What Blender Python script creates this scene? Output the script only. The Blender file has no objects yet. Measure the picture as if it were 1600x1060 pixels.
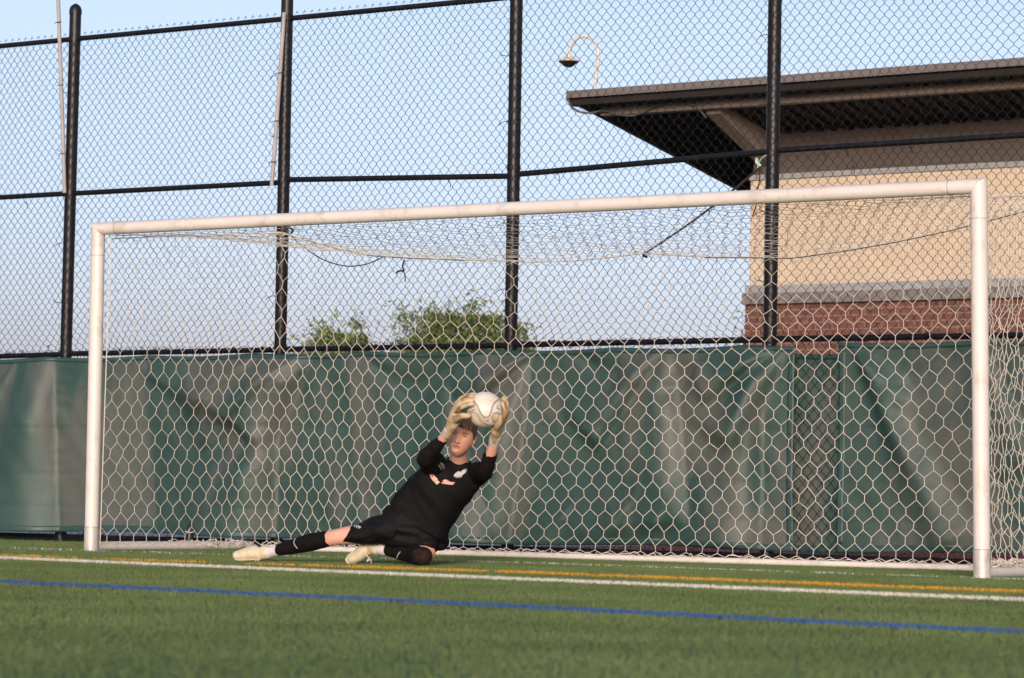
import bpy, bmesh, math, random
import numpy as np
from mathutils import Vector, Matrix, noise
from mathutils.bvhtree import BVHTree
random.seed(7); rng = np.random.default_rng(7)
scene = bpy.context.scene
COL = scene.collection
R_ = math.radians

# ------------------------------------------------------------------ camera
CX, CY, CH, YAW, PIT, ROL, FPX = 15.2089, -17.242, 0.4317, -0.5813, 0.0559, 0.0175, 4572.7725
FW = np.array([math.sin(YAW)*math.cos(PIT), math.cos(YAW)*math.cos(PIT), math.sin(PIT)])
r0 = np.array([math.cos(YAW), -math.sin(YAW), 0.0]); u0 = np.cross(r0, FW)
CR = r0*math.cos(ROL) + u0*math.sin(ROL); CU = -r0*math.sin(ROL) + u0*math.cos(ROL)
CC = np.array([CX, CY, CH])
cam = bpy.data.cameras.new('camera'); camo = bpy.data.objects.new('camera', cam); COL.objects.link(camo)
M = Matrix(((CR[0], CU[0], -FW[0], CC[0]), (CR[1], CU[1], -FW[1], CC[1]), (CR[2], CU[2], -FW[2], CC[2]), (0, 0, 0, 1)))
camo.matrix_world = M
cam.sensor_width = 36; cam.lens = FPX/1600*36; cam.clip_end = 5000; cam.clip_start = 0.1
cam.dof.use_dof = True; cam.dof.focus_distance = 22.0; cam.dof.aperture_fstop = 5.0
scene.camera = camo
scene.render.resolution_x = 1024; scene.render.resolution_y = 678

# ------------------------------------------------------------------ world, sun, exposure
SUN_AZ, SUN_EL = R_(152), R_(10)          # azimuth measured clockwise from +y
w = bpy.data.worlds.new('World'); scene.world = w; w.use_nodes = True
nt = w.node_tree; nt.nodes.clear()
sky = nt.nodes.new('ShaderNodeTexSky'); sky.sky_type = 'NISHITA'; sky.sun_disc = False
sky.sun_elevation = SUN_EL; sky.sun_rotation = SUN_AZ
sky.air_density = 1.0; sky.dust_density = 2.0; sky.ozone_density = 1.5
bg = nt.nodes.new('ShaderNodeBackground'); bg.inputs[1].default_value = 0.15
wo = nt.nodes.new('ShaderNodeOutputWorld')
tcw = nt.nodes.new('ShaderNodeTexCoord'); sx = nt.nodes.new('ShaderNodeSeparateXYZ'); rmp = nt.nodes.new('ShaderNodeValToRGB')
nt.links.new(tcw.outputs['Generated'], sx.inputs[0]); nt.links.new(sx.outputs[2], rmp.inputs[0])
# hazy evening air: the low sky goes lavender
E_ = rmp.color_ramp.elements; E_[0].position = 0.0; E_[0].color = (.60, .61, 1.28, 1); E_[1].position = .40; E_[1].color = (.96, .84, .91, 1)
e = E_.new(.08); e.color = (.77, .72, 1.04, 1); e = E_.new(.16); e.color = (.90, .78, .88, 1)
mxw = nt.nodes.new('ShaderNodeMix'); mxw.data_type = 'RGBA'; mxw.blend_type = 'MULTIPLY'; mxw.inputs[0].default_value = 1
nt.links.new(sky.outputs[0], mxw.inputs[6]); nt.links.new(rmp.outputs[0], mxw.inputs[7])
nt.links.new(mxw.outputs[2], bg.inputs[0]); nt.links.new(bg.outputs[0], wo.inputs[0])
sl = bpy.data.lights.new('sun', 'SUN'); sl.energy = 1.5; sl.angle = R_(14); sl.color = (1.0, .92, .84)
so = bpy.data.objects.new('sun', sl); COL.objects.link(so)
sd = Vector((math.sin(SUN_AZ)*math.cos(SUN_EL), math.cos(SUN_AZ)*math.cos(SUN_EL), math.sin(SUN_EL)))
so.rotation_euler = sd.to_track_quat('Z', 'Y').to_euler(); so.location = (0, -30, 30)
vs = scene.view_settings; vs.view_transform = 'Standard'; vs.look = 'None'; vs.gamma = 1; vs.exposure = 0.82
vs.use_curve_mapping = False

# ------------------------------------------------------------------ helpers
def ray(x, y): return FW + CR*(x-800)/FPX - CU*(y-530)/FPX
def at(x, y, Z): return CC + ray(x, y)*Z
def ony(x, y, Y): d = ray(x, y); return CC + d*((Y-CC[1])/d[1])
def onx(x, y, X): d = ray(x, y); return CC + d*((X-CC[0])/d[0])
def onz(x, y, z=0): d = ray(x, y); return CC + d*((z-CC[2])/d[2])

def mat(name, col, rough=.6, spec=.5, metal=0, noise_amt=0, noise_scale=8, col2=None, bump=0, bump_scale=60, coords='Object',
        sheen=0, dirt=None, dirt_scale=6, dirt_lo=.52, dirt_hi=.68, detail=6):
    m = bpy.data.materials.new(name); m.use_nodes = True; n = m.node_tree; b = n.nodes['Principled BSDF']
    b.inputs['Roughness'].default_value = rough; b.inputs['Specular IOR Level'].default_value = spec
    b.inputs['Metallic'].default_value = metal
    b.inputs['Base Color'].default_value = (*col, 1)
    if sheen: b.inputs['Sheen Weight'].default_value = sheen
    tc = n.nodes.new('ShaderNodeTexCoord'); last = None
    if noise_amt or col2:
        nz = n.nodes.new('ShaderNodeTexNoise'); nz.inputs['Scale'].default_value = noise_scale; nz.inputs['Detail'].default_value = detail
        n.links.new(tc.outputs[coords], nz.inputs['Vector'])
        cr = n.nodes.new('ShaderNodeValToRGB'); cr.color_ramp.elements[0].position = .35; cr.color_ramp.elements[1].position = .68
        c2 = col2 if col2 else tuple(c*(1-noise_amt) for c in col)
        cr.color_ramp.elements[0].color = (*c2, 1); cr.color_ramp.elements[1].color = (*col, 1)
        n.links.new(nz.outputs['Fac'], cr.inputs[0]); last = cr.outputs[0]
        n.links.new(last, b.inputs['Base Color'])
    if dirt:
        nz = n.nodes.new('ShaderNodeTexNoise'); nz.inputs['Scale'].default_value = dirt_scale; nz.inputs['Detail'].default_value = 10
        nz.inputs['Roughness'].default_value = .7
        n.links.new(tc.outputs[coords], nz.inputs['Vector'])
        mr = n.nodes.new('ShaderNodeMapRange'); mr.inputs[1].default_value = dirt_lo; mr.inputs[2].default_value = dirt_hi
        n.links.new(nz.outputs['Fac'], mr.inputs[0])
        mx = n.nodes.new('ShaderNodeMix'); mx.data_type = 'RGBA'
        n.links.new(mr.outputs[0], mx.inputs[0])
        if last: n.links.new(last, mx.inputs[6])
        else: mx.inputs[6].default_value = (*col, 1)
        mx.inputs[7].default_value = (*dirt, 1)
        n.links.new(mx.outputs[2], b.inputs['Base Color'])
    if bump:
        nz = n.nodes.new('ShaderNodeTexNoise'); nz.inputs['Scale'].default_value = bump_scale; nz.inputs['Detail'].default_value = 5
        n.links.new(tc.outputs[coords], nz.inputs['Vector'])
        bp = n.nodes.new('ShaderNodeBump'); bp.inputs['Strength'].default_value = bump; bp.inputs['Distance'].default_value = .01
        n.links.new(nz.outputs['Fac'], bp.inputs['Height']); n.links.new(bp.outputs[0], b.inputs['Normal'])
    return m

class G:
    """collects closed shapes"""
    def __init__(s): s.v = []; s.f = []
    def add(s, v, f):
        o = len(s.v); s.v += [tuple(map(float, p)) for p in v]; s.f += [tuple(i+o for i in q) for q in f]; return s
    def box(s, x0, x1, y0, y1, z0, z1):
        v = [(x0,y0,z0),(x1,y0,z0),(x1,y1,z0),(x0,y1,z0),(x0,y0,z1),(x1,y0,z1),(x1,y1,z1),(x0,y1,z1)]
        return s.add(v, [(0,3,2,1),(4,5,6,7),(0,1,5,4),(1,2,6,5),(2,3,7,6),(3,0,4,7)])
    def tube(s, pts, r, n=10, cap=True, squash=None, svec=None):
        pts = [np.array(p, float) for p in pts]; N = len(pts)
        rs = r if hasattr(r, '__len__') else [r]*N
        prev = None; V = []; F = []
        for i, p in enumerate(pts):
            t = (pts[min(i+1, N-1)] - pts[max(i-1, 0)]); t = t/(np.linalg.norm(t)+1e-12)
            if svec is not None: a = np.array(svec, float)
            elif prev is None: a = np.array([0, 0, 1.]) if abs(t[2]) < .9 else np.array([1., 0, 0])
            else: a = prev
            a = a - t*(a@t); a /= np.linalg.norm(a)+1e-12; prev = a; b = np.cross(t, a)
            q = 1 if squash is None else (squash[i] if hasattr(squash, '__len__') else squash)
            for k in range(n):
                an = 2*math.pi*k/n
                V.append(p + a*math.cos(an)*rs[i]*q + b*math.sin(an)*rs[i])
        for i in range(N-1):
            for k in range(n):
                k2 = (k+1) % n
                F.append((i*n+k, i*n+k2, (i+1)*n+k2, (i+1)*n+k))
        if cap: F.append(tuple(range(n-1, -1, -1))); F.append(tuple((N-1)*n+k for k in range(n)))
        return s.add(V, F)
    def limb(s, pts, rs, n=16, squash=1, svec=None):
        """rounded tapered chain, resampled"""
        pts = [np.array(p, float) for p in pts]
        P = [pts[0]]; Q = [rs[0]]
        for i in range(len(pts)-1):
            for k in range(1, 7):
                t = k/6; P.append(pts[i]*(1-t)+pts[i+1]*t); Q.append(rs[i]*(1-t)+rs[i+1]*t)
        # smooth the path
        for _ in range(3):
            P2 = P[:]; Q2 = Q[:]
            for i in range(1, len(P)-1): P2[i] = (P[i-1]+2*P[i]+P[i+1])/4; Q2[i] = (Q[i-1]+2*Q[i]+Q[i+1])/4
            P, Q = P2, Q2
        d0 = P[0]-P[1]; d0 /= np.linalg.norm(d0); d1 = P[-1]-P[-2]; d1 /= np.linalg.norm(d1)
        A = [P[0]+d0*Q[0]*math.sin(a) for a in (1.5, 1.15, .8, .4)]; Ar = [Q[0]*math.cos(a) for a in (1.5, 1.15, .8, .4)]
        B = [P[-1]+d1*Q[-1]*math.sin(a) for a in (.4, .8, 1.15, 1.5)]; Br = [Q[-1]*math.cos(a) for a in (.4, .8, 1.15, 1.5)]
        return s.tube(A+P+B, Ar+Q+Br, n, True, squash, svec)
    def loft(s, secs, n=28, e=1.0):
        """secs: (center, width vector, depth vector)"""
        V = []; F = []
        for c, a, b in secs:
            c, a, b = np.array(c), np.array(a), np.array(b)
            for k in range(n):
                an = 2*math.pi*k/n; ca, sa = math.cos(an), math.sin(an)
                V.append(c + a*math.copysign(abs(ca)**e, ca) + b*math.copysign(abs(sa)**e, sa))
        for i in range(len(secs)-1):
            for k in range(n):
                k2 = (k+1) % n; F.append((i*n+k, i*n+k2, (i+1)*n+k2, (i+1)*n+k))
        F.append(tuple(range(n-1, -1, -1))); F.append(tuple((len(secs)-1)*n+k for k in range(n)))
        return s.add(V, F)
    def ball(s, c, rx, ry=None, rz=None, axes=None, nu=20, nv=12):
        ry = ry or rx; rz = rz or rx
        ax = axes if axes is not None else (np.array([1,0,0.]), np.array([0,1.,0]), np.array([0,0,1.]))
        V = [np.array(c)+ax[2]*rz]; F = []
        for j in range(1, nv):
            th = math.pi*j/nv
            for k in range(nu):
                ph = 2*math.pi*k/nu
                V.append(np.array(c)+ax[0]*rx*math.sin(th)*math.cos(ph)+ax[1]*ry*math.sin(th)*math.sin(ph)+ax[2]*rz*math.cos(th))
        V.append(np.array(c)-ax[2]*rz)
        for k in range(nu): F.append((0, 1+k, 1+(k+1) % nu))
        for j in range(nv-2):
            for k in range(nu):
                a = 1+j*nu; k2 = (k+1) % nu; F.append((a+k, a+nu+k, a+nu+k2, a+k2))
        a = 1+(nv-2)*nu
        for k in range(nu): F.append((a+k, len(V)-1, a+(k+1) % nu))
        return s.add(V, F)

def mesh_obj(name, me, m, parent=None, smooth=True):
    o = bpy.data.objects.new(name, me); COL.objects.link(o)
    if m: me.materials.append(m)
    if parent is not None: o.parent = parent; o.matrix_parent_inverse = Matrix.Translation(-Vector(parent.location)) if parent.get('_e') else Matrix.Identity(4)
    if smooth: me.polygons.foreach_set('use_smooth', [True]*len(me.polygons))
    return o
def fix(me):
    bm = bmesh.new(); bm.from_mesh(me); bmesh.ops.recalc_face_normals(bm, faces=bm.faces); bm.to_mesh(me); bm.free()
def obj(name, g, m, parent=None, smooth=True, autos=True):
    me = bpy.data.meshes.new(name); me.from_pydata(g.v, [], g.f); me.update(); fix(me)
    o = mesh_obj(name, me, m, parent, smooth)
    if smooth and autos:
        bm = bmesh.new(); bm.from_mesh(me)
        for e in bm.edges:
            if len(e.link_faces) == 2 and e.calc_face_angle(0) > .7: e.smooth = False
        bm.to_mesh(me); bm.free()
    return o
def thing(name, loc, label, cat, group=None):
    o = bpy.data.objects.new(name, None); COL.objects.link(o); o.location = Vector([float(a) for a in loc]); o.empty_display_size = .1
    o['_e'] = 1
    return tag(o, label, cat, group)
def tag(o, label, cat, group=None):
    o['label'] = label; o['category'] = cat
    if group: o['group'] = group
    return o
def struct(o): o['kind'] = 'structure'; return o
def segs(A, B, r, n=4):
    """prisms along many segments -> arrays"""
    A = np.asarray(A, float); B = np.asarray(B, float); T = B-A; T /= np.linalg.norm(T, axis=1, keepdims=True)+1e-12
    ref = np.where(np.abs(T[:, 1:2]) < .9, np.array([[0, 1., 0]]), np.array([[1., 0, 0]]))
    a = np.cross(T, ref); a /= np.linalg.norm(a, axis=1, keepdims=True); b = np.cross(T, a)
    N = len(A); V = np.zeros((N, 2*n, 3)); 
    for k in range(n):
        an = 2*math.pi*k/n + .3; o = (a*math.cos(an)+b*math.sin(an))*r
        V[:, k] = A+o; V[:, n+k] = B+o
    base = (np.arange(N)*2*n)[:, None]; Fs = []
    for k in range(n):
        k2 = (k+1) % n; Fs.append(np.concatenate([base+k, base+k2, base+n+k2, base+n+k], 1))
    F = np.stack(Fs, 1).reshape(-1, 4)
    return V.reshape(-1, 3), F
def np_mesh(name, V, F, smooth=False):
    me = bpy.data.meshes.new(name); V = np.asarray(V, np.float32); F = np.asarray(F, np.int32); k = F.shape[1]
    me.vertices.add(len(V)); me.vertices.foreach_set('co', V.ravel())
    me.loops.add(F.size); me.loops.foreach_set('vertex_index', F.ravel())
    me.polygons.add(len(F)); me.polygons.foreach_set('loop_start', np.arange(0, F.size, k, dtype=np.int32))
    me.polygons.foreach_set('loop_total', np.full(len(F), k, dtype=np.int32))
    me.update(calc_edges=True)
    if smooth: me.polygons.foreach_set('use_smooth', np.ones(len(F), bool))
    return me
def np_obj(name, V, F, m, parent=None, smooth=False):
    return mesh_obj(name, np_mesh(name, V, F), m, parent, smooth)
def remesh(o, voxel, smooth_it=4, disp=None):
    md = o.modifiers.new('r', 'REMESH'); md.mode = 'VOXEL'; md.voxel_size = voxel; md.use_smooth_shade = True
    if smooth_it:
        s = o.modifiers.new('s', 'SMOOTH'); s.factor = .5; s.iterations = smooth_it
    dg = bpy.context.evaluated_depsgraph_get(); dg.update()
    me = bpy.data.meshes.new_from_object(o.evaluated_get(dg)); old = o.data; mats = list(old.materials)
    o.modifiers.clear(); o.data = me
    me.materials.clear()
    for m in mats: me.materials.append(m)
    if disp:
        nrm = [v.normal.copy() for v in me.vertices]
        for v, n_ in zip(me.vertices, nrm): v.co += n_*disp(v.co)
    me.polygons.foreach_set('use_smooth', [True]*len(me.polygons)); me.update()
    return o
def catmull(pts, k=8):
    P = [np.array(p, float) for p in pts]; P = [2*P[0]-P[1]]+P+[2*P[-1]-P[-2]]; out = []
    for i in range(1, len(P)-2):
        for j in range(k):
            t = j/k; a, b, c, d = P[i-1], P[i], P[i+1], P[i+2]
            out.append(.5*((2*b)+(-a+c)*t+(2*a-5*b+4*c-d)*t*t+(-a+3*b-3*c+d)*t**3))
    out.append(P[-2]); return out

# ------------------------------------------------------------------ ground, turf, markings
def grass_mat(name, c1, c2, c3, scale=1.2):
    m = bpy.data.materials.new(name); m.use_nodes = True; n = m.node_tree; b = n.nodes['Principled BSDF']
    b.inputs['Roughness'].default_value = .7; b.inputs['Specular IOR Level'].default_value = .15
    geo = n.nodes.new('ShaderNodeNewGeometry')
    n1 = n.nodes.new('ShaderNodeTexNoise'); n1.inputs['Scale'].default_value = scale; n1.inputs['Detail'].default_value = 4
    n2 = n.nodes.new('ShaderNodeTexNoise'); n2.inputs['Scale'].default_value = 55; n2.inputs['Detail'].default_value = 2
    n.links.new(geo.outputs['Position'], n1.inputs['Vector']); n.links.new(geo.outputs['Position'], n2.inputs['Vector'])
    r1 = n.nodes.new('ShaderNodeValToRGB'); r1.color_ramp.elements[0].position = .38; r1.color_ramp.elements[1].position = .64
    r1.color_ramp.elements[0].color = (*c1, 1); r1.color_ramp.elements[1].color = (*c2, 1)
    r2 = n.nodes.new('ShaderNodeValToRGB'); r2.color_ramp.elements[0].position = .45; r2.color_ramp.elements[1].position = .75
    r2.color_ramp.elements[0].color = (0, 0, 0, 1); r2.color_ramp.elements[1].color = (.7, .7, .7, 1)
    n.links.new(n1.outputs['Fac'], r1.inputs[0]); n.links.new(n2.outputs['Fac'], r2.inputs[0])
    mx = n.nodes.new('ShaderNodeMix'); mx.data_type = 'RGBA'; n.links.new(r2.outputs[0], mx.inputs[0])
    n.links.new(r1.outputs[0], mx.inputs[6]); mx.inputs[7].default_value = (*c3, 1)
    n.links.new(mx.outputs[2], b.inputs['Base Color'])
    return m
m_ground = grass_mat('meadow', (.05, .09, .03), (.07, .12, .045), (.10, .13, .06), .3)
m_turf = grass_mat('turf', (.080, .122, .042), (.120, .170, .062), (.172, .215, .088), 1.1)
m_turfbase = grass_mat('turf_backing', (.06, .11, .035), (.08, .13, .045), (.09, .13, .055), 1.1)
def sheet(name, pts, z, m):
    g = G(); g.add([(x, y, z) for x, y in pts], [tuple(range(len(pts)))]); me = bpy.data.meshes.new(name)
    me.from_pydata(g.v, [], g.f); me.update(); return struct(mesh_obj(name, me, m, None, False))
sheet('ground', [(-1500, -1500), (1500, -1500), (1500, 1500), (-1500, 1500)], -.012, m_ground)
sheet('turf', [(-60, -90), (80, -90), (80, 5.2), (-60, 5.2)], 0, m_turfbase)
m_track = mat('running_track', (.30, .10, .075), .9, .2, noise_amt=.3, noise_scale=30)
m_walk = mat('concrete_walkway', (.42, .41, .39), .85, .2, noise_amt=.15, noise_scale=6)
sheet('running_track', [(-.9, 5.6), (80, 5.6), (80, 11.6), (-.9, 11.6)], -.006, m_track)
sheet('path', [(-80, 5.6), (-.95, 5.6), (-.95, 11.6), (-80, 11.6)], -.006, m_walk)

def smooth_line(pts, k=6): return np.array(catmull([(a, b, 0) for a, b in pts], k))[:, :2]
LINES = {  # name: centre line, width, colours, broken
 'goal_line': ([(-14, .0), (-.8, -.08), (3.4, .22), (7.9, -.08), (16, -.2)], .06, (.62, .66, .72), .45),
 'orange_line': ([(-12, -1.5), (1.33, -2.36), (5.33, -2.30), (8.97, -2.80), (14, -3.3)], .11, (.66, .33, .02), .95),
 'white_line': ([(-12, -1.2), (1.87, -2.97), (6.3, -3.64), (9.54, -4.14), (16, -5.1)], .12, (.68, .66, .58), 1),
 'blue_line': ([(-10, -4.9), (5.39, -6.74), (8.62, -7.17), (11.02, -7.56), (18, -8.4)], .15, (.028, .10, .33), 1)}
LINES['white_line'] = ([(-12, -.85), (1.87, -2.97), (6.3, -3.64), (9.54, -4.14), (16, -5.1)], .12, (.68, .66, .58), 1)
CEN = {k: smooth_line(v[0], 14) for k, v in LINES.items()}
def dist_line(x, y, c):
    yy = np.interp(x, c[:, 0], c[:, 1]); sl = np.interp(x, c[:-1, 0], np.diff(c[:, 1])/np.diff(c[:, 0]))
    return (y-yy)/np.sqrt(1+sl**2)
# blades where the lens can see the pitch (with a margin to both sides)
def scatter(Z0, Z1, dens):
    d = np.array([FW[0], FW[1]]); d /= np.linalg.norm(d); rr = np.array([d[1], -d[0]])
    half = .21*Z1+.8; n = int(dens*(Z1-Z0)*2*half)
    a = rng.uniform(Z0, Z1, n); b = rng.uniform(-half, half, n)
    k = np.abs(b) < .195*a+.8; a, b = a[k], b[k]
    P = CC[:2]+a[:, None]*d+b[:, None]*rr
    return P[P[:, 1] < 5.1]
P = np.concatenate([scatter(5.6, 10, 4200), scatter(10, 14, 4600), scatter(14, 21.5, 5200), scatter(21.5, 30, 2400)])
def blades(P, hmin, hmax, wd):
    n = len(P); h = rng.uniform(hmin, hmax, n); an = rng.uniform(0, 2*math.pi, n); la = rng.uniform(0, 2*math.pi, n); lean = rng.uniform(0, .016, n)
    wv = np.stack([np.cos(an), np.sin(an)], 1)*wd/2
    V = np.zeros((n, 3, 3)); V[:, 0, :2] = P-wv; V[:, 1, :2] = P+wv; V[:, :2, 2] = .001
    V[:, 2, :2] = P+np.stack([np.cos(la), np.sin(la)], 1)*lean[:, None]; V[:, 2, 2] = h
    return V.reshape(-1, 3), np.arange(3*n).reshape(-1, 3)
on_line = np.zeros(len(P), bool)
for k, (c, wd, colr, cover) in LINES.items():
    dl = dist_line(P[:, 0], P[:, 1], CEN[k]); edge = rng.normal(0, .006, len(P))
    sel = (np.abs(dl) < wd/2+edge) & (~on_line)
    if cover < 1:
        sel &= (k != 'orange_line') | (P[:, 0] > 4.2) | (rng.random(len(P)) < .35+.35*np.sin(P[:, 0]*5.3)); patch = np.sin(P[:, 0]*9.1+1.3*np.sin(P[:, 0]*3.7))+.6*np.sin(P[:, 0]*23+P[:, 1]*9)
        sel &= (rng.random(len(P)) < cover*(.75+.3*patch))
    on_line |= sel
    rep = 4 if k in ('orange_line', 'white_line') else 2; Q = np.repeat(P[sel], rep, 0)+rng.normal(0, .006, (sel.sum()*rep, 2))
    V, F = blades(Q, .012, .028 if k in ('white_line', 'orange_line') else .022, .006)
    c2 = CEN[k]
    lm = mat(k+'_fibre', colr, .6, .3, noise_amt=.25, noise_scale=40, coords='Object')
    # the painted fibres stand in a strip of painted backing
    left = [(x, y-wd/2*.8, .004) for x, y in c2]; right = [(x, y+wd/2*.8, .004) for x, y in c2]
    if cover == 1:
        nb = len(V); V2 = np.array(left+right); m_ = len(left)
        F2 = [(nb+i, nb+i+1, nb+m_+i+1) for i in range(m_-1)]+[(nb+i, nb+m_+i+1, nb+m_+i) for i in range(m_-1)]
        V = np.concatenate([V, V2]); F = np.concatenate([F, np.array(F2)])
    struct(np_obj('field_line', V, F, lm))
V, F = blades(P[~on_line], .009, .019, .0042)
tb = np_obj('turf_blades', V, F, m_turf); tb['kind'] = 'stuff'; tag(tb, 'short green artificial turf fibres covering the pitch', 'turf')

# ------------------------------------------------------------------ building beyond the fence
def brick_mat():
    m = bpy.data.materials.new('red_brick'); m.use_nodes = True; n = m.node_tree; b = n.nodes['Principled BSDF']
    tc = n.nodes.new('ShaderNodeTexCoord'); mp = n.nodes.new('ShaderNodeMapping'); mp.inputs['Rotation'].default_value = (math.pi/2, 0, 0)
    br = n.nodes.new('ShaderNodeTexBrick'); br.inputs['Scale'].default_value = 1
    br.inputs['Brick Width'].default_value = .21; br.inputs['Row Height'].default_value = .078; br.inputs['Mortar Size'].default_value = .007
    br.inputs['Color1'].default_value = (.22, .085, .060, 1); br.inputs['Color2'].default_value = (.145, .070, .058, 1); br.inputs['Mortar'].default_value = (.28, .21, .17, 1)
    br.inputs['Bias'].default_value = -.2
    n.links.new(tc.outputs['Object'], mp.inputs[0]); n.links.new(mp.outputs[0], br.inputs['Vector'])
    nz = n.nodes.new('ShaderNodeTexNoise'); nz.inputs['Scale'].default_value = 25; n.links.new(tc.outputs['Object'], nz.inputs[0])
    mx = n.nodes.new('ShaderNodeMix'); mx.data_type = 'RGBA'; mx.blend_type = 'MULTIPLY'; mx.inputs[0].default_value = .5
    n.links.new(br.outputs[0], mx.inputs[6]); n.links.new(nz.outputs[0], mx.inputs[7]); n.links.new(mx.outputs[2], b.inputs['Base Color'])
    b.inputs['Roughness'].default_value = .9
    return m
def siding_mat():
    m = mat('tan_siding', (.60, .50, .375), .7, .3, noise_amt=.10, noise_scale=5)
    n = m.node_tree; b = n.nodes['Principled BSDF']
    tc = n.nodes.new('ShaderNodeTexCoord'); wv = n.nodes.new('ShaderNodeTexWave'); wv.inputs['Scale'].default_value = 9; wv.inputs['Distortion'].default_value = .1
    n.links.new(tc.outputs['Object'], wv.inputs[0])
    bp = n.nodes.new('ShaderNodeBump'); bp.inputs['Strength'].default_value = .3; bp.inputs['Distance'].default_value = .02
    n.links.new(wv.outputs[1], bp.inputs['Height']); n.links.new(bp.outputs[0], b.inputs['Normal'])
    return m
m_brown = mat('brown_painted_steel', (.088, .070, .057), .6, .4, noise_amt=.15, noise_scale=3)
m_brown2 = mat('taupe_beam_paint', (.20, .165, .140), .6, .4, noise_amt=.12, noise_scale=3)
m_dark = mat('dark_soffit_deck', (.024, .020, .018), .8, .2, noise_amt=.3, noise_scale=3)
m_fascia = mat('grey_metal_fascia', (.150, .135, .128), .5, .3, noise_amt=.1, noise_scale=4)
m_flash = mat('grey_flashing', (.30, .31, .32), .5, .5, noise_amt=.15, noise_scale=4)
m_stone = mat('limestone_sill', (.21, .195, .185), .8, .3, noise_amt=.25, noise_scale=9)
BX0, BX1, WY = -1.33, 14.0, 13.0
bd = thing('building', (6, 16, 0), 'low brick and tan sided building with a deep brown roof overhang beyond the fence', 'building')
obj('brick_wall', G().box(-1.35, BX1, WY-.06, 19, 0, 2.80), brick_mat(), bd, False)
obj('sill_course', G().box(-1.36, BX1+.05, WY-.13, 19.1, 2.803, 2.93), m_stone, bd, False)
obj('sill_flashing', G().box(-1.37, BX1, WY-.04, 19, 2.933, 3.03), m_flash, bd, False)
obj('siding_wall', G().box(BX0, BX1, WY, 18.9, 3.033, 4.27), siding_mat(), bd, False)
obj('head_flashing', G().box(BX0-.01, BX1, WY-.03, 18.9, 4.273, 4.335), m_flash, bd, False)
obj('upper_wall', G().box(BX0+.02, BX1, WY+.03, 18.9, 4.338, 4.90), m_brown, bd, False)
# roof: falls away from the high front eave
ex, ey, ez = -2.77, 11.2, 5.13; rs_ = (4.468-ez)/(15.413-11.2)
def roof_z(y): return ez+(y-ey)*rs_
def slab(g, x0, x1, y0, y1, off0, off1):
    v = [(x0,y0,roof_z(y0)+off0),(x1,y0,roof_z(y0)+off0),(x1,y1,roof_z(y1)+off0),(x0,y1,roof_z(y1)+off0),
         (x0,y0,roof_z(y0)+off1),(x1,y0,roof_z(y0)+off1),(x1,y1,roof_z(y1)+off1),(x0,y1,roof_z(y1)+off1)]
    return g.add(v, [(0,3,2,1),(4,5,6,7),(0,1,5,4),(1,2,6,5),(2,3,7,6),(3,0,4,7)])
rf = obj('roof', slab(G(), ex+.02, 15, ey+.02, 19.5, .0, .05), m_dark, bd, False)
g = G()
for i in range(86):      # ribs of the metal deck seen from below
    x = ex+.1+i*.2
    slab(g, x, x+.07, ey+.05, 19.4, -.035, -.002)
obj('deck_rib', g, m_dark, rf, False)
# fascia: folded metal front edge with a drip lip
g = G(); g.box(ex, 15, ey-.03, ey+.017, ez-.005, ez+.065); g.box(ex, 15, ey-.045, ey+.0, ez-.022, ez-.008); obj('fascia', g, m_fascia, rf, False)
g = G(); v = []
slab(g, ex-.03, ex+.017, ey+.02, 19.5, -.03, .075); obj('side_fascia', g, m_brown, rf, False)
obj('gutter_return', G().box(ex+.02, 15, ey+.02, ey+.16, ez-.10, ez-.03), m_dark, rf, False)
# front beam and rafters
zb = lambda px, py: ony(px, py, 11.6)[2]
obj('front_beam', G().box(-2.55, 15, 11.58, 11.72, 4.945, 5.085), m_brown2, bd, False)
for i, x in enumerate((-1.13, 3.1, 7.3, 11.5)):
    g = G(); y0, y1 = 11.722, 13.02
    zt0, zt1 = roof_z(y0)-.04, roof_z(y1)-.04
    g.add([(x-.09,y0,4.90),(x+.09,y0,4.90),(x+.09,y1,4.44),(x-.09,y1,4.44),(x-.09,y0,zt0),(x+.09,y0,zt0),(x+.09,y1,zt1),(x-.09,y1,zt1)],
          [(0,3,2,1),(4,5,6,7),(0,1,5,4),(1,2,6,5),(2,3,7,6),(3,0,4,7)])
    obj('rafter', g, m_brown2, bd, False)
# camera on a goose-neck, standing on the roof
m_offw = mat('cream_paint', (.66, .60, .52), .5, .4, noise_amt=.1, noise_scale=12)
m_black = mat('black_plastic', (.018, .017, .02), .35, .5, noise_amt=.2, noise_scale=20)
Yc = 11.35
gp = [ony(a, b, Yc) for a, b in ((928, 150), (931, 120), (935, 90), (932, 72), (923, 61), (911, 57), (899, 62), (892, 72), (889, 86))]
gp[0][2] = roof_z(Yc)+.05
cc = thing('security_camera', gp[0], 'white gooseneck pole carrying a dome camera above the roof corner', 'security camera')
obj('gooseneck_pole', G().tube(catmull(gp, 6), .019, 12), m_offw, cc)
obj('mounting_foot', G().tube([gp[0], gp[0]+np.array([0, 0, .03])], .045, 16), m_offw, cc)
c0 = ony(888.5, 96, Yc); g = G()
prof = [(-.005, .118), (.006, .122), (.03, .085), (.055, .045), (.085, .028)]
g.tube([c0+np.array([0, 0, a]) for a, b in prof], [b for a, b in prof], 24); obj('housing', g, m_offw, cc)
g = G(); prof = [(-.006, .121), (-.018, .105), (-.035, .078), (-.055, .06), (-.07, .03)]
g.tube([c0+np.array([0, 0, a]) for a, b in prof], [b for a, b in prof], 24); obj('dome', g, m_black, cc)
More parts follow.
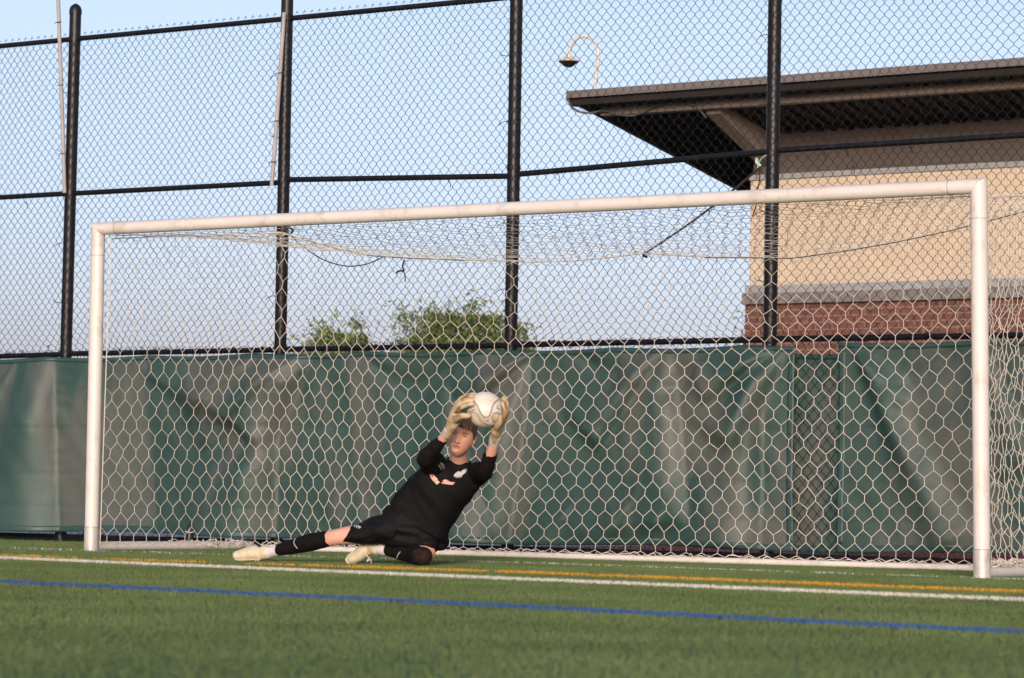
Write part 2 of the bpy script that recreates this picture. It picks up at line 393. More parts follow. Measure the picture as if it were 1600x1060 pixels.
cab = [ony(a, b, Y) for a, b, Y in ((888, 152, 11.14), (891, 164, 11.2), (903, 174, 11.3), (922, 177, 11.4), (942, 173, 11.5), (962, 178, 11.55), (985, 181, 11.55), (1003, 176, 11.55), (1025, 166, 11.53), (1050, 161, 11.53), (1078, 163, 11.53), (1092, 171, 11.6), (1103, 184, 11.72))]
tag(obj('cable', G().tube(catmull(cab, 5), .013, 8), mat('grey_cable', (.09, .095, .085), .6), None), 'dark grey cable looping under the roof corner', 'cable')

# ------------------------------------------------------------------ trees beyond
def leaf_mat(name, a, b_):
    m = mat(name, a, .6, .25, col2=b_, noise_scale=3.5); n = m.node_tree; b = n.nodes['Principled BSDF']
    return m
def tree(px, pytop, Z, wid, hgt, label, a, b_, nleaf=5200, seed=1):
    rr = random.Random(seed)
    top = at(px, pytop, Z); base = np.array([top[0], top[1], 0.]); H = top[2]
    t = thing('tree', base, label, 'tree', 'trees beyond the fence')
    g = G(); g.tube([base, base+np.array([.04, 0, H*.25]), base+np.array([-.05, .03, H*.5]), base+np.array([0, 0, H*.8])], [.14, .11, .075, .02], 10)
    tips = []
    for i in range(34):
        an = rr.uniform(0, 6.28); z0 = H*rr.uniform(.28, .72); L = wid/2*rr.uniform(.5, 1.05)*(1.08-(z0/H-.3)*.75)
        up = rr.uniform(.25, .9)
        p0 = base+np.array([0, 0, z0]); p1 = p0+np.array([math.cos(an)*L*.5, math.sin(an)*L*.5, L*.25*up]); p2 = p0+np.array([math.cos(an)*L, math.sin(an)*L, L*.75*up])
        if p2[2] > H*.98: p2[2] = H*rr.uniform(.85, .98)
        g.tube([p0, p1, p2], [.035, .022, .006], 6); tips += [(p1+p2)/2, p2, p2*.6+p1*.4]
    for i in range(9): tips.append(base+np.array([rr.uniform(-.28, .28)*wid, rr.uniform(-.3, .3)*wid, H*rr.uniform(.8, .97)]))
    obj('trunk', g, mat('tree_bark', (.10, .075, .05), .9, noise_amt=.3, noise_scale=10), t)
    n = nleaf; V = []; 
    cs = [tips[rr.randrange(len(tips))] for _ in range(n)]
    C0 = np.array(cs); q = rng.normal(0, 1, (n, 3)); rad = np.array([.17*rr.uniform(.3, 1.5) for _ in range(n)])
    C0 = C0+q*rad[:, None]*np.array([1, 1, .85])
    # a third of the leaves fill the inside of the crown
    k_ = int(n*.34); ph = rng.uniform(0, 6.283, k_); rr2 = np.sqrt(rng.uniform(0, 1, k_)); zz = rng.uniform(.42, .90, k_)
    wz = wid*.46*np.sin(np.clip((zz-.30)/.72, 0, 1)*math.pi)**.6*(.8+.25*np.sin(ph*3+seed))
    C0[:k_] = base+np.stack([np.cos(ph)*rr2*wz, np.sin(ph)*rr2*wz, zz*H], 1)
    s = rng.uniform(.025, .055, n); a1 = rng.normal(0, 1, (n, 3)); a1 /= np.linalg.norm(a1, axis=1, keepdims=True)
    a2 = np.cross(a1, rng.normal(0, 1, (n, 3))); a2 /= np.linalg.norm(a2, axis=1, keepdims=True)
    V = np.stack([C0-a1*s[:, None]*1.5, C0+a2*s[:, None]*.5, C0+a1*s[:, None]*1.5, C0-a2*s[:, None]*.5], 1).reshape(-1, 3)
    np_obj('crown', V, np.arange(4*n).reshape(-1, 4), leaf_mat('foliage', a, b_), t)
tree(538, 488, 60, 2.15, 4, 'small rounded green tree between the first two fence posts, lower of the pair', (.19, .235, .075), (.10, .145, .04), 14000, 3)
tree(720, 457, 58, 3.3, 4, 'broad feathery green tree behind the fence post left of centre', (.18, .225, .075), (.09, .135, .04), 26000, 9)
tree(1186, 486, 64, 1.5, 4, 'green tree mostly hidden behind the brick corner of the building', (.12, .19, .06), (.07, .12, .035), 9000, 12)
tree(458, 528, 66, .8, 3, 'short bright green treetop barely rising over the windscreen beside the second post', (.16, .22, .07), (.09, .14, .04), 2200, 14)
tree(822, 515, 66, .9, 3, 'short pale green treetop just right of the third fence post', (.16, .22, .07), (.09, .14, .04), 2200, 15)

# ------------------------------------------------------------------ fence
FY = 3.05
m_fence = mat('black_vinyl_coating', (.008, .008, .010), .42, .35, noise_amt=.3, noise_scale=14, dirt=(.035, .026, .022), dirt_scale=9, dirt_lo=.55, dirt_hi=.75)
m_wire = mat('black_wire_coating', (.007, .009, .016), .5, .3)
fe = thing('chain_link_fence', (2, FY, 0), 'tall black chain link fence on round posts behind the goal', 'fence')
ptop = [(118, 20), (449, 0), (807, 0), (1211, 0)]; plow = [(103, 553), (438, 546), (798, 539), (1203, 530)]
posts = []
for t_, l_ in zip(ptop, plow):
    a = ony(*t_, FY); b = ony(*l_, FY); s = (a[0]-b[0])/(a[2]-b[2]); posts.append((b[0], b[2], s))
posts = [(-5.5, 1.74, -.01)]+posts+[(6.76, 1.74, -.01), (9.2, 1.74, -.01)]
def px_(i, z): x, z0, s = posts[i]; return x+(z-z0)*s
for i, (x, z0, s) in enumerate(posts):
    g = G(); g.tube([(px_(i, z), FY, z) for z in (-.02, 1.75, 3.2, 4.93)], .054, 24)
    p = obj('post', g, m_fence, fe)
    g = G(); tz = 4.93
    g.tube([(px_(i, tz+a), FY, tz+a) for a in (-.04, .0, .03, .05, .062)], [.0585, .0585, .048, .028, .005], 24); obj('post_cap', g, m_fence, p)
    for z in (1.74, 3.22, 4.66):
        obj('clamp', G().tube([(px_(i, z), FY, z-.02), (px_(i, z), FY, z+.02)], .058, 24), m_fence, p)
top_px = [(-190, 92), (117, 62), (448, 28), (760, 0)]
def rail(pts, r, name):
    obj(name, G().tube(pts, r, 14), m_fence, fe)
TR = []; rails = {4.66: 'top_rail', 3.22: 'middle_rail', 1.74: 'lower_rail', .055: 'bottom_rail'}
mid = {1: ((125, 302), (437, 285.5)), 2: ((456, 281), (795, 275.5)), 3: ((815, 272), (1195, 238)), 4: ((1217, 235), (1600, 211))}
low = {0: ((0, 557), (95, 554)), 1: ((110, 553), (430, 547)), 2: ((446, 546), (790, 540)), 3: ((806, 539), (1195, 531)), 4: ((1211, 530), (1600, 524))}
def seg_z(d, i, X, dz):
    if i in d:
        a = ony(*d[i][0], FY); b = ony(*d[i][1], FY); return a[2]+(X-a[0])*(b[2]-a[2])/(b[0]-a[0])
    return dz
for i in range(len(posts)-1):
    for z, nm in rails.items():
        x0, x1 = px_(i, z)+.05, px_(i+1, z)-.05
        dd = mid if nm == 'middle_rail' else low if nm == 'lower_rail' else {}
        rail([(x, FY, seg_z(dd, i, x, z)) for x in np.linspace(x0, x1, 4)], .024 if z > .1 else .02, nm)
# woven wire: zig-zag wires hooked into each other
def weave(x0, x1, z0, z1, w_, h_, y, warp, bulge=True):
    ni = int((x1-x0)/(w_/2)); nj = int((z1-z0)/(h_/2)); A = []; 
    I, J = np.meshgrid(np.arange(ni), np.arange(nj), indexing='ij'); I = I.ravel(); J = J.ravel()
    k = (I+J) % 2 == 0; I, J = I[k], J[k]
    segsA = []; segsB = []
    for s in (1, -1):
        ok = (I+s >= 0) & (I+s <= ni)
        i0, j0 = I[ok].astype(float), J[ok].astype(float)
        pr = [(0, 0), (.10, .22), (.90, .78), (1, 1)] if bulge else [(0, 0), (1, 1)]
        for (a, b), (c, d) in zip(pr[:-1], pr[1:]):
            for lst, (u, v) in ((segsA, (a, b)), (segsB, (c, d))):
                X = x0+(i0+s*u)*w_/2; Zz = z0+(j0+v)*h_/2
                yo = y-.0035*np.cos((j0+v)*math.pi/1)*(1 if s == 1 else -1)
                X2, Z2 = warp(X, Zz); lst.append(np.stack([X2, yo+0*X, Z2], 1))
    return np.concatenate(segsA), np.concatenate(segsB)
pxs = np.array([p[0] for p in posts])
def warp_up(X, Z):
    dx = .012*np.sin(X*2.1+Z*1.3)+.008*np.sin(X*5.3-Z*2.2+1)
    d = X[:, None]-pxs[None, :]; near = np.exp(-(d/.22)**2)
    dx = dx+(near*np.sin(d/.22)*-.03).sum(1)
    lo = np.exp(-np.clip(Z-1.76, 0, 9)/.13)
    dx = dx+lo*.10*np.sin(X*1.9+.6)
    dz = .010*np.sin(X*3.1+Z)+.006*np.sin(X*7+Z*5)
    top = np.clip((Z-4.3)/.4, 0, 1); dz = dz*(1-top)
    return X+dx, Z+dz-lo*.0
ya = FY-.066
A, B = weave(-5.4, 9.1, 1.70, 4.68, .082, .095, ya, warp_up)
V1, F1 = segs(A, B, .0025, 3)
np_obj('wire_mesh', V1, F1, m_wire, fe)
# knuckles along the top edge
A = []; B = []
x = -5.4
while x < 9.1:
    A += [(x-.012, ya, 4.68), (x+.004, ya, 4.703)]; B += [(x+.006, ya, 4.705), (x+.018, ya, 4.685)]; x += .082
V1, F1 = segs(A, B, .0028, 4); np_obj('wire_knuckles', V1, F1, m_wire, fe)['kind'] = 'stuff'
A, B = weave(-5.4, 9.1, .015, 1.78, .082, .095, ya, lambda X, Z: (X+.01*np.sin(X*3+Z*4), Z+.01*np.sin(X*2.5)), False)
V1, F1 = segs(A, B, .0024, 3); np_obj('lower_wire_mesh', V1, F1, m_wire, fe)
# loose wire ends gathered along the lower rail, and ties
A = []; B = []
for i in range(420):
    x = rng.uniform(-5.3, 9); z = 1.745+rng.normal(0, .018); a = rng.uniform(0, 6.28); l = rng.uniform(.02, .06)
    A.append((x, ya-.012, z)); B.append((x+l*math.cos(a), ya-.02, z+l*.5*math.sin(a)))
for i in range(300):
    x = rng.uniform(-5.3, 9); z = .06+rng.normal(0, .022); a = rng.uniform(0, 6.28); l = rng.uniform(.02, .07)
    A.append((x, ya-.012, z)); B.append((x+l*math.cos(a), ya-.03, max(.01, z+l*.6*math.sin(a))))
V1, F1 = segs(A, B, .0035, 3); o = np_obj('loose_wire_ends', V1, F1, m_wire, fe); o['kind'] = 'stuff'
for i in range(1, 5):
    for z in (2.2, 2.75, 3.6, 4.15):
        x = px_(i, z)-.05; g = G(); s_ = random.choice((-1, 1))
        g.tube([(x+.06, ya-.004, z), (x, ya-.01, z+.003), (x-.035*1, ya-.018, z+.012*s_), (x-.05, ya-.02, z+.03*s_)], .003, 6)
        obj('wire_tie', g, m_wire, fe)
for px, py in ((40, 318), (700, 285), (870, 274), (1010, 262), (1320, 236), (1330, 262), (1420, 232), (1285, 243), (560, 22), (640, 14), (300, 41), (230, 46)):
    p = ony(px, py, ya-.01); g = G(); g.tube([p, p+np.array([.02, -.01, .015]), p+np.array([.035, -.012, -.02]), p+np.array([.03, -.01, -.05])], .003, 6); obj('wire_tie', g, m_wire, fe)

# plastic pipes tied to the fence
m_pvc = mat('weathered_white_pipe', (.38, .355, .345), .6, .35, noise_amt=.2, noise_scale=9)
def pipe(pts, r, label):
    P3 = [ony(a, b, FY-.10) for a, b in pts]; t = thing('plastic_pipe', P3[-1], label, 'pipe', 'plastic pipes tied to the fence')
    obj('tube', G().tube(P3, r, 14), m_pvc, t)
    for k in (.35, .6, .85):
        i = k*(len(P3)-1); q = P3[int(i)]*(1-i % 1)+P3[min(int(i)+1, len(P3)-1)]*(i % 1)
        obj('tie', G().tube([q+np.array([-.035, -.022, -.004]), q+np.array([0, -.03, 0]), q+np.array([.05, -.018, .004])], .0035, 6), m_black, t)
pipe([(89.5, -30), (91, 0), (94, 90), (98, 200), (101, 302)], .018, 'thin white plastic pipe tied left of the first fence post')
pipe([(444, 20), (438, 110), (431, 210), (424.5, 290)], .018, 'slanting white plastic pipe tied beside the second fence post')

# ------------------------------------------------------------------ windscreens
def screen_mat():
    m = bpy.data.materials.new('green_windscreen'); m.use_nodes = True; n = m.node_tree; b = n.nodes['Principled BSDF']
    geo = n.nodes.new('ShaderNodeNewGeometry')
    nz = n.nodes.new('ShaderNodeTexNoise'); nz.inputs['Scale'].default_value = 1.4; nz.inputs['Detail'].default_value = 5
    n.links.new(geo.outputs['Position'], nz.inputs[0])
    cr = n.nodes.new('ShaderNodeValToRGB'); cr.color_ramp.elements[0].position = .3; cr.color_ramp.elements[1].position = .7
    cr.color_ramp.elements[0].color = (.017, .050, .043, 1); cr.color_ramp.elements[1].color = (.029, .070, .060, 1)
    n.links.new(nz.outputs[0], cr.inputs[0])
    # paler grey streaks in slanting bands, broken up by noise
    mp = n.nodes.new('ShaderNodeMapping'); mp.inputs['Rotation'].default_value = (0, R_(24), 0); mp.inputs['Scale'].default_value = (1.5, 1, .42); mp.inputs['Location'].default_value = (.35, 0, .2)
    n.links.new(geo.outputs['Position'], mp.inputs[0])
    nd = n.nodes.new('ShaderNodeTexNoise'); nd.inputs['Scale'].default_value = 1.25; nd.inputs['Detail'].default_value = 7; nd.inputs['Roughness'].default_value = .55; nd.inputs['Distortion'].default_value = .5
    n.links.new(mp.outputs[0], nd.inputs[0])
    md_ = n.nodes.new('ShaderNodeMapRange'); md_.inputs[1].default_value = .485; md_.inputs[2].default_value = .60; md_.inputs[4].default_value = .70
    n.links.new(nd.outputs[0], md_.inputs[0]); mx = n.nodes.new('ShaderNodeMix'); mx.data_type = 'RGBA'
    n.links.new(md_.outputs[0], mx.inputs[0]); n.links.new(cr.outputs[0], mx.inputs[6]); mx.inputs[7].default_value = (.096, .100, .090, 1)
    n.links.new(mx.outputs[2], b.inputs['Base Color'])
    b.inputs['Roughness'].default_value = .60; b.inputs['Specular IOR Level'].default_value = .6
    b.inputs['Sheen Weight'].default_value = .0
    n2 = n.nodes.new('ShaderNodeTexNoise'); n2.inputs['Scale'].default_value = 90; n2.inputs['Detail'].default_value = 3
    n.links.new(geo.outputs['Position'], n2.inputs[0])
    bp = n.nodes.new('ShaderNodeBump'); bp.inputs['Strength'].default_value = .25; bp.inputs['Distance'].default_value = .004
    n.links.new(n2.outputs[0], bp.inputs['Height']); n.links.new(bp.outputs[0], b.inputs['Normal'])
    return m
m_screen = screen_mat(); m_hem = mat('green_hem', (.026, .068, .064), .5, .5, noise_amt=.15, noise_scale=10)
SY = FY-.10
# folds: two pixels ends, width (m), height (m)
FOLDS = [  # line from the pulled point downwards (pixels of the survey), width, height, sawtooth
 ((86, 548), (94, 850), .48, .15, 1), ((30, 560), (-40, 700), .10, .03, 0),
 ((480, 556), (340, 700), .11, .05, 1), ((488, 560), (432, 690), .30, .13, 1), ((436, 670), (428, 850), .42, .17, 1), ((415, 556), (320, 640), .07, .035, 1),
 ((210, 570), (330, 640), .10, .03, 0), ((560, 556), (650, 620), .10, -.03, 0), ((730, 556), (655, 610), .09, -.03, 0),
 ((700, 600), (790, 850), .40, .10, 1), ((838, 552), (770, 612), .06, .045, 1), ((832, 556), (745, 640), .08, .045, 1), ((830, 560), (796, 850), .24, .09, 1),
 ((1038, 548), (950, 690), .12, .075, 1), ((1050, 548), (1085, 800), .28, .07, 1), ((900, 556), (960, 590), .10, -.03, 0),
 ((1210, 550), (1120, 625), .10, .07, 1), ((1228, 552), (1172, 690), .13, .08, 1), ((1195, 590), (1188, 850), .24, .10, 1),
 ((1100, 560), (1050, 610), .08, -.03, 0), ((1335, 545), (1400, 620), .10, .05, 0), ((1345, 560), (1480, 840), .16, .06, 0), ((1500, 540), (1430, 600), .08, -.03, 0),
 ((1540, 545), (1620, 700), .12, .06, 1), ((1005, 780), (960, 860), .10, .04, 1), ((1050, 800), (1030, 860), .07, .03, 1), ((900, 790), (860, 860), .09, .03, 1)]
FO = []
for a, b, w_, h_, k_ in FOLDS:
    A = ony(*a, SY); B = ony(*b, SY); FO.append((A[0], A[2], B[0], B[2], w_, h_, k_))
def fold(X, Z):
    D = np.zeros_like(X)
    for ax, az, bx, bz, w_, h_, saw in FO:
        dx, dz = bx-ax, bz-az; L = math.hypot(dx, dz); t = ((X-ax)*dx+(Z-az)*dz)/(L*L); tc = np.clip(t, 0, 1.0)
        sd_ = ((X-ax)*(-dz)-(Z-az)*(-dx))/L      # signed distance, positive to the right of the line
        ww = w_*(.25+.85*tc); off = np.hypot(X-ax-tc*dx, Z-az-tc*dz)
        env = np.minimum(1, tc*2.5+.1)*np.exp(-(np.clip(np.abs(t-np.clip(t, 0, 1))*L, 0, 9)/.10)**2)
        if saw:
            u = np.clip(-sd_/ww, 0, 12); prof = u*np.exp(1-u); prof = np.where(sd_ > 0, 0, prof)
        else: prof = np.exp(-(sd_/ww)**2)
        D += 1.45*h_*prof*env
    D += .012*np.sin(X*1.9+.4)*np.sin(Z*1.6)+.006*np.sin(X*5.1+Z*4)+.003*np.sin(X*11-Z*7)
    D += .0045*np.sin(X*17+3*np.sin(Z*3.1+X)+Z*9)*np.sin(Z*5+X*2.3)+.0022*np.sin(X*31-Z*23+2*np.sin(X*5))*np.clip(np.sin(X*3.3+Z*2), 0, 1)
    for zc in (1.38, 1.05, .62, .33): D += -.006*np.exp(-((Z-zc-.01*np.sin(X*1.7+zc*9))/.012)**2)
    D += .005*np.exp(-((X+2.98)/.10)**2)*np.sin(Z*42+3*np.sin(Z*9))*np.clip(Z, 0, 1)
    return np.maximum(D, -.03)
def screen(x0, x1, ztop, zbot, y, label, flat=1.0, step=.022, grommet=None):
    t = thing('windscreen', ((x0+x1)/2, y, zbot), label, 'windscreen', 'green windscreens hung on the fence')
    nx = max(4, int((x1-x0)/step)); nz = int((ztop-zbot)/step)
    X, T = np.meshgrid(np.linspace(x0, x1, nx), np.linspace(0, 1, nz), indexing='ij')
    sag = .018*np.abs(np.sin((X-x0)*math.pi/1.22))
    top = ztop-sag; bot = zbot+.012*np.sin(X*2.3); Z = bot+(top-bot)*T
    Y = y-fold(X, Z)*flat
    V = np.stack([X, Y, Z], -1).reshape(-1, 3); i, j = np.meshgrid(np.arange(nx-1), np.arange(nz-1), indexing='ij')
    a = (i*nz+j).ravel(); F = np.stack([a, a+nz, a+nz+1, a+1], 1)
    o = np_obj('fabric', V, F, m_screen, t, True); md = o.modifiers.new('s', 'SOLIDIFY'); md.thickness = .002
    # hems follow the sheet a few mm in front
    def strip(sel, wdir, name):
        X_, Z_ = sel; Y_ = y-fold(X_, Z_)*flat-.004
        W = np.stack([X_, Y_, Z_], -1); n_, k_ = W.shape[0], W.shape[1]
        i, j = np.meshgrid(np.arange(n_-1), np.arange(k_-1), indexing='ij'); a = (i*k_+j).ravel()
        h = np_obj(name, W.reshape(-1, 3), np.stack([a, a+k_, a+k_+1, a+1], 1), m_hem, t, True); md = h.modifiers.new('s', 'SOLIDIFY'); md.thickness = .002
    strip((X[:, :1]+np.zeros((1, 4)), (bot[:, :1])+np.linspace(0, .055, 4)[None, :]), 0, 'hem')
    strip((X[:, :1]+np.zeros((1, 3)), (top[:, :1])-np.linspace(0, .04, 3)[None, :]), 0, 'hem')
    for xa, xb in ((x0, x0+.055), (x1-.055, x1)):
        tt = np.linspace(0.03, .97, nz)[:, None]; Xs = np.linspace(xa, xb, 4)[None, :]+0*tt; strip((Xs.T, (zbot+.01+(ztop-.03-zbot)*tt+0*Xs).T), 0, 'hem')
    for xg in (x0+.025, x1-.025):
        for zg in np.arange(zbot+.06, ztop-.1, .42):
            yy = float(y-fold(np.array([xg]), np.array([zg]))[0]*flat)-.008
            obj('grommet', G().tube([(xg, yy+.002, zg), (xg, yy-.003, zg)], .008, 10), m_black, t)
    return t
xg0 = ony(1240, 700, SY)[0]; xg1 = ony(1309, 700, SY)[0]
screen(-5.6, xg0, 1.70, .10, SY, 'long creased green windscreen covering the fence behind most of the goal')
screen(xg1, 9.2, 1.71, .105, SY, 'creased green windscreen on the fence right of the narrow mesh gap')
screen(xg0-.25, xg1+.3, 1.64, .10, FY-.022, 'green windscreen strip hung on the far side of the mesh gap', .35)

# ------------------------------------------------------------------ goal
m_goal = mat('white_goal_paint', (.66, .62, .57), .42, .5, noise_amt=.06, noise_scale=3, dirt=(.36, .31, .25), dirt_scale=5, dirt_lo=.53, dirt_hi=.80)
m_alu = mat('scuffed_aluminium', (.56, .52, .47), .45, .5, metal=.25, dirt=(.33, .28, .22), dirt_scale=12, dirt_lo=.5, dirt_hi=.75)
m_net = mat('cream_net_cord', (.66, .61, .52), .85, .15, noise_amt=.12, noise_scale=5)
m_rope = mat('dark_edge_rope', (.06, .055, .06), .8, .2)
go = thing('goal', (3.72, .9, 0), 'full size white football goal with hexagonal net', 'goal')
TL = np.array([.0, 0, 2.51]); TRt = np.array([7.44, 0, 2.51])
BL = np.array([ony(142.5, 860, 0)[0], 0, 0]); BR = np.array([ony(1534.5, 905, 0)[0], 0, 0])
rp, rc = .054, .049
def lathe_post(a, b, top_miter, name):
    g = G(); n = 32; V = []
    d = (b-a)
    for k in range(n):
        an = 2*math.pi*k/n; ox, oy = rp*math.cos(an), rp*math.sin(an)
        V.append((a[0]+ox, oy, 0))
    for k in range(n):
        an = 2*math.pi*k/n; ox, oy = rp*math.cos(an), rp*math.sin(an)
        V.append((b[0]+ox, oy, b[2]-ox*top_miter*rc/rp))
    F = [(k, (k+1) % n, n+(k+1) % n, n+k) for k in range(n)]+[tuple(range(n-1, -1, -1)), tuple(n+k for k in range(n))]
    return obj(name, g.add(V, F), m_goal, go)
pl = lathe_post(BL, TL, 1, 'goalpost'); pr2 = lathe_post(BR, TRt, -1, 'goalpost')
g = G(); n = 32; V = []
for s, c in ((1, TL), (-1, TRt)):
    for k in range(n):
        an = 2*math.pi*k/n; oz, oy = rc*math.cos(an), rc*math.sin(an)*1.08
        V.append((c[0]-s*oz*rp/rc, oy, c[2]+oz))
F = [(k, (k+1) % n, n+(k+1) % n, n+k) for k in range(n)]+[tuple(range(n)), tuple(n+k for k in range(n))]
cb = obj('crossbar', g.add(V, F), m_goal, go)
m_seam = mat('dark_joint_seam', (.17, .14, .12), .8)  # dark brown rings marking the joints of the frame tubes
def lerp(a, b, t): return a*(1-t)+b*t
for c, s in ((TL, 1), (TRt, -1)):
    x = c[0]+s*.20; obj('joint_seam', G().tube([(x-.0016, 0, 2.51), (x+.0016, 0, 2.51)], rc*1.085, 32), m_seam, cb)
for a, b, o in ((BL, TL, pl), (BR, TRt, pr2)):
    for z in (2.30,):
        q = lerp(a, b, z/2.51); obj('joint_seam', G().tube([q-np.array([0, 0, .0016]), q+np.array([0, 0, .0016])], rp+.0008, 32), m_seam, o)
    q0, q1 = lerp(a, b, 0), lerp(a, b, .185/2.51)
    obj('foot_sleeve', G().tube([q0, q1], rp+.0025, 32), m_alu, o)
    obj('joint_seam', G().tube([q1, q1+np.array([0, 0, .004])], rp+.001, 32), m_seam, o)
GD = 2.0
g = G(); g.tube([BL+np.array([0, .06, .04]), (0, GD, .04)], .036, 20); obj('ground_bar', g, m_goal, go)
g = G(); g.tube([BR+np.array([0, .06, .04]), (7.44, GD, .04)], .036, 20); obj('ground_bar', g, m_goal, go)
g = G(); g.tube([(.03, GD, .026), (7.41, GD, .026)], .024, 20); obj('ground_bar', g, m_goal, go)

# net
rope_px = [(443, 364), (480, 374), (520, 386), (580, 399), (640, 403), (720, 406), (830, 410), (900, 408), (960, 402), (1006, 396), (1060, 400), (1110, 402), (1170, 402), (1240, 403), (1320, 392), (1400, 378), (1480, 361), (1540, 346), (1600, 330), (1660, 313), (1715, 300)]
YR = 1.95
rope = np.array([ony(a, b, YR) for a, b in rope_px]); rX, rZ = rope[:, 0], rope[:, 2]
rX0, rX1 = rX[0], rX[-1]
def rope_z(X): return np.interp(X, rX, rZ)
def hexnet(nu, nv, S, jit=.004, zig=.55):
    """nu half cells across, nv rows; S maps (s in 0..1, t in 0..1) arrays to xyz"""
    K, J = np.meshgrid(np.arange(nu+1), np.arange(nv+1), indexing='ij')
    low_ = (K+J) % 2 == 0
    t = J+np.where(low_, zig/2, -zig/2); t = np.clip(t, 0, nv)/nv; s = K/nu
    P = S(s, t)+rng.normal(0, jit, (nu+1, nv+1, 3))*(((J > 0) & (J < nv) & (K > 0) & (K < nu))[..., None])
    A = []; B = []
    A.append(P[:-1].reshape(-1, 3)); B.append(P[1:].reshape(-1, 3))
    m_ = low_[:, :-1]; A.append(P[:, :-1][m_]); B.append(P[:, 1:][m_])
    return np.concatenate(A), np.concatenate(B)
def rs3(P): return P
net_sq = lambda s: s
NCOL = []                      # half-cell widths along the sheet: wide on the side, bunched round the corner, even at the back
d_ = 0
plan0 = np.array([(.055, .05), (.045, .75), (.04, 1.25), (.09, 1.6), (.26, 1.86), (.55, 1.96), (1.0, 2.0), (3.7, 2.04), (7.42, 2.0)])
cum = np.concatenate([[0], np.cumsum(np.hypot(*np.diff(plan0, axis=0).T))]); TOT = cum[-1]
stops = [0.]
while stops[-1] < TOT-.03:
    d = stops[-1]; wdt = .080 if d < 1.1 else .080-.028*min(1, (d-1.1)/.4) if d < 2.6 else .052+.0155*min(1, (d-2.6)/.5)
    stops.append(d+wdt)
stops[-1] = TOT; stops = np.array(stops); NB = len(stops)-1
def S_sheet(s, t):
    d = np.interp(s*NB, np.arange(NB+1), stops)
    X0 = np.interp(d, cum, plan0[:, 0]); Y0 = np.interp(d, cum, plan0[:, 1])
    # top follows the seam and the rope
    xt = np.clip((X0-rX0)/(7.42-rX0), 0, 1); Xt = np.where(X0 > .3, rX0+(rX1-rX0)*((X0-.3)/(7.42-.3)).clip(0, 1), X0+.03)
    side = np.clip(Y0/1.9, 0, 1)
    zt = np.where(X0 > .3, rope_z(Xt), 2.43+(rZ[0]-2.43)*side)
    z = zt*(1-t)+.05*t; m_ = np.sin(np.pi*t)
    slack = np.clip(d/.5, 0, 1)*np.clip((TOT-d)/.5, 0, 1)
    X = Xt*(1-t)+X0*t+.012*np.sin(t*7+d*1.6)*m_*slack-.05*m_*np.exp(-((d-2.1)/.6)**2)
    Y = Y0+.06*m_*np.clip((d-2.2)/1, 0, 1)*slack+.012*np.sin(d*3+t*3)*m_*slack
    z = z+.018*np.sin(d*2.1+t*3)*m_*slack
    return np.stack([X, Y, z], -1)
def S_right(s, t):
    x0 = TRt[0]*(1-t)+BR[0]*t; Xc = rX1*(1-t)+7.42*t
    X = x0*(1-s)+Xc*s-.16*np.sin(np.pi*s)*np.sin(np.pi*np.clip(t, 0, 1))**.6
    Y = .05+(YR*(1-t)+GD*t-.05)*s; zt = 2.44+(rZ[-1]-2.44)*s
    z = zt*(1-t)+.08*t
    return np.stack([X, Y, z], -1)
def S_top(s, t):
    Xf = .06+7.32*s; Xr = rX0+(rX1-rX0)*s; X = Xf*(1-t)+Xr*t
    zr = rope_z(Xr); z = 2.455*(1-t)+zr*t-.05*np.sin(np.pi*t)*np.sin(np.pi*s)
    Y = .03+(YR-.03)*t
    return np.stack([X, Y, z], -1)
As = []; Bs = []
for nu, nv, S, j in ((NB, 22, S_sheet, .0035), (31, 23, S_right, .008), (112, 19, S_top, .007)):
    a, b = hexnet(nu, nv, S, j); As.append(a); Bs.append(b)
rr_ = np.concatenate([np.full((len(a), 1), .0018 if i == 2 else .0025) for i, a in enumerate(As)])
V1, F1 = segs(np.concatenate(As), np.concatenate(Bs), rr_, 5)
nn = np_obj('net', V1, F1, m_net, go, True)
g = G(); tt = np.linspace(0, 1, 90)
pr_ = [S_top(np.array(a), np.array(1.)) for a in tt]; g.tube(pr_, .0042, 6)
g.tube([S_sheet(np.array(a), np.array(0.)) for a in np.linspace(0, .25, 40)], .0042, 6)
g.tube([S_sheet(np.array(0.), np.array(a)) for a in np.linspace(0, 1, 30)], .004, 6)
g.tube([S_right(np.array(a), np.array(0.)) for a in np.linspace(0, 1, 20)], .0042, 6)
obj('border_cord', g, m_net, nn)
g = G(); g.tube([p+np.array([0, -.008, -.006]) for p in pr_[:24]], .003, 6); obj('edge_rope', g, m_rope, nn)
g = G(); g.tube([p+np.array([0, -.008, -.006]) for p in pr_[50:]], .0034, 6); obj('edge_rope', g, m_rope, nn)
# slack cord laced round the ground bars
def lacing(p0, p1, r, n, seed):
    rr = random.Random(seed); g = G(); pts = []
    for i in range(n):
        t = i/n; c = np.array(p0)*(1-t)+np.array(p1)*t; a = i*1.7+rr.uniform(-.5, .5); q = r+rr.uniform(.002, .02)
        pts.append(c+np.array([rr.uniform(-.01, .01), math.cos(a)*q, abs(math.sin(a))*q]))
    g.tube(catmull(pts, 3), .0035, 5); return g
obj('lacing', lacing((.1, GD, .03), (7.35, GD, .03), .026, 190, 3), m_net, nn)
obj('lacing', lacing((.0, .9, .045), (0, 1.95, .045), .036, 26, 4), m_net, nn)
obj('lacing', lacing((7.46, .12, .06), (7.44, 1.95, .06), .045, 120, 5), m_net, nn)
g = G(); rr = random.Random(11)     # slack net heaped on the right ground bar
for k in range(26):
    y = .15+.045*k+rr.uniform(-.03, .03); pts = [(7.47+rr.uniform(-.05, .06), y+rr.uniform(-.06, .06), .075+rr.uniform(0, .055)) for _ in range(6)]
    g.tube(catmull(pts, 4), .0034, 5)
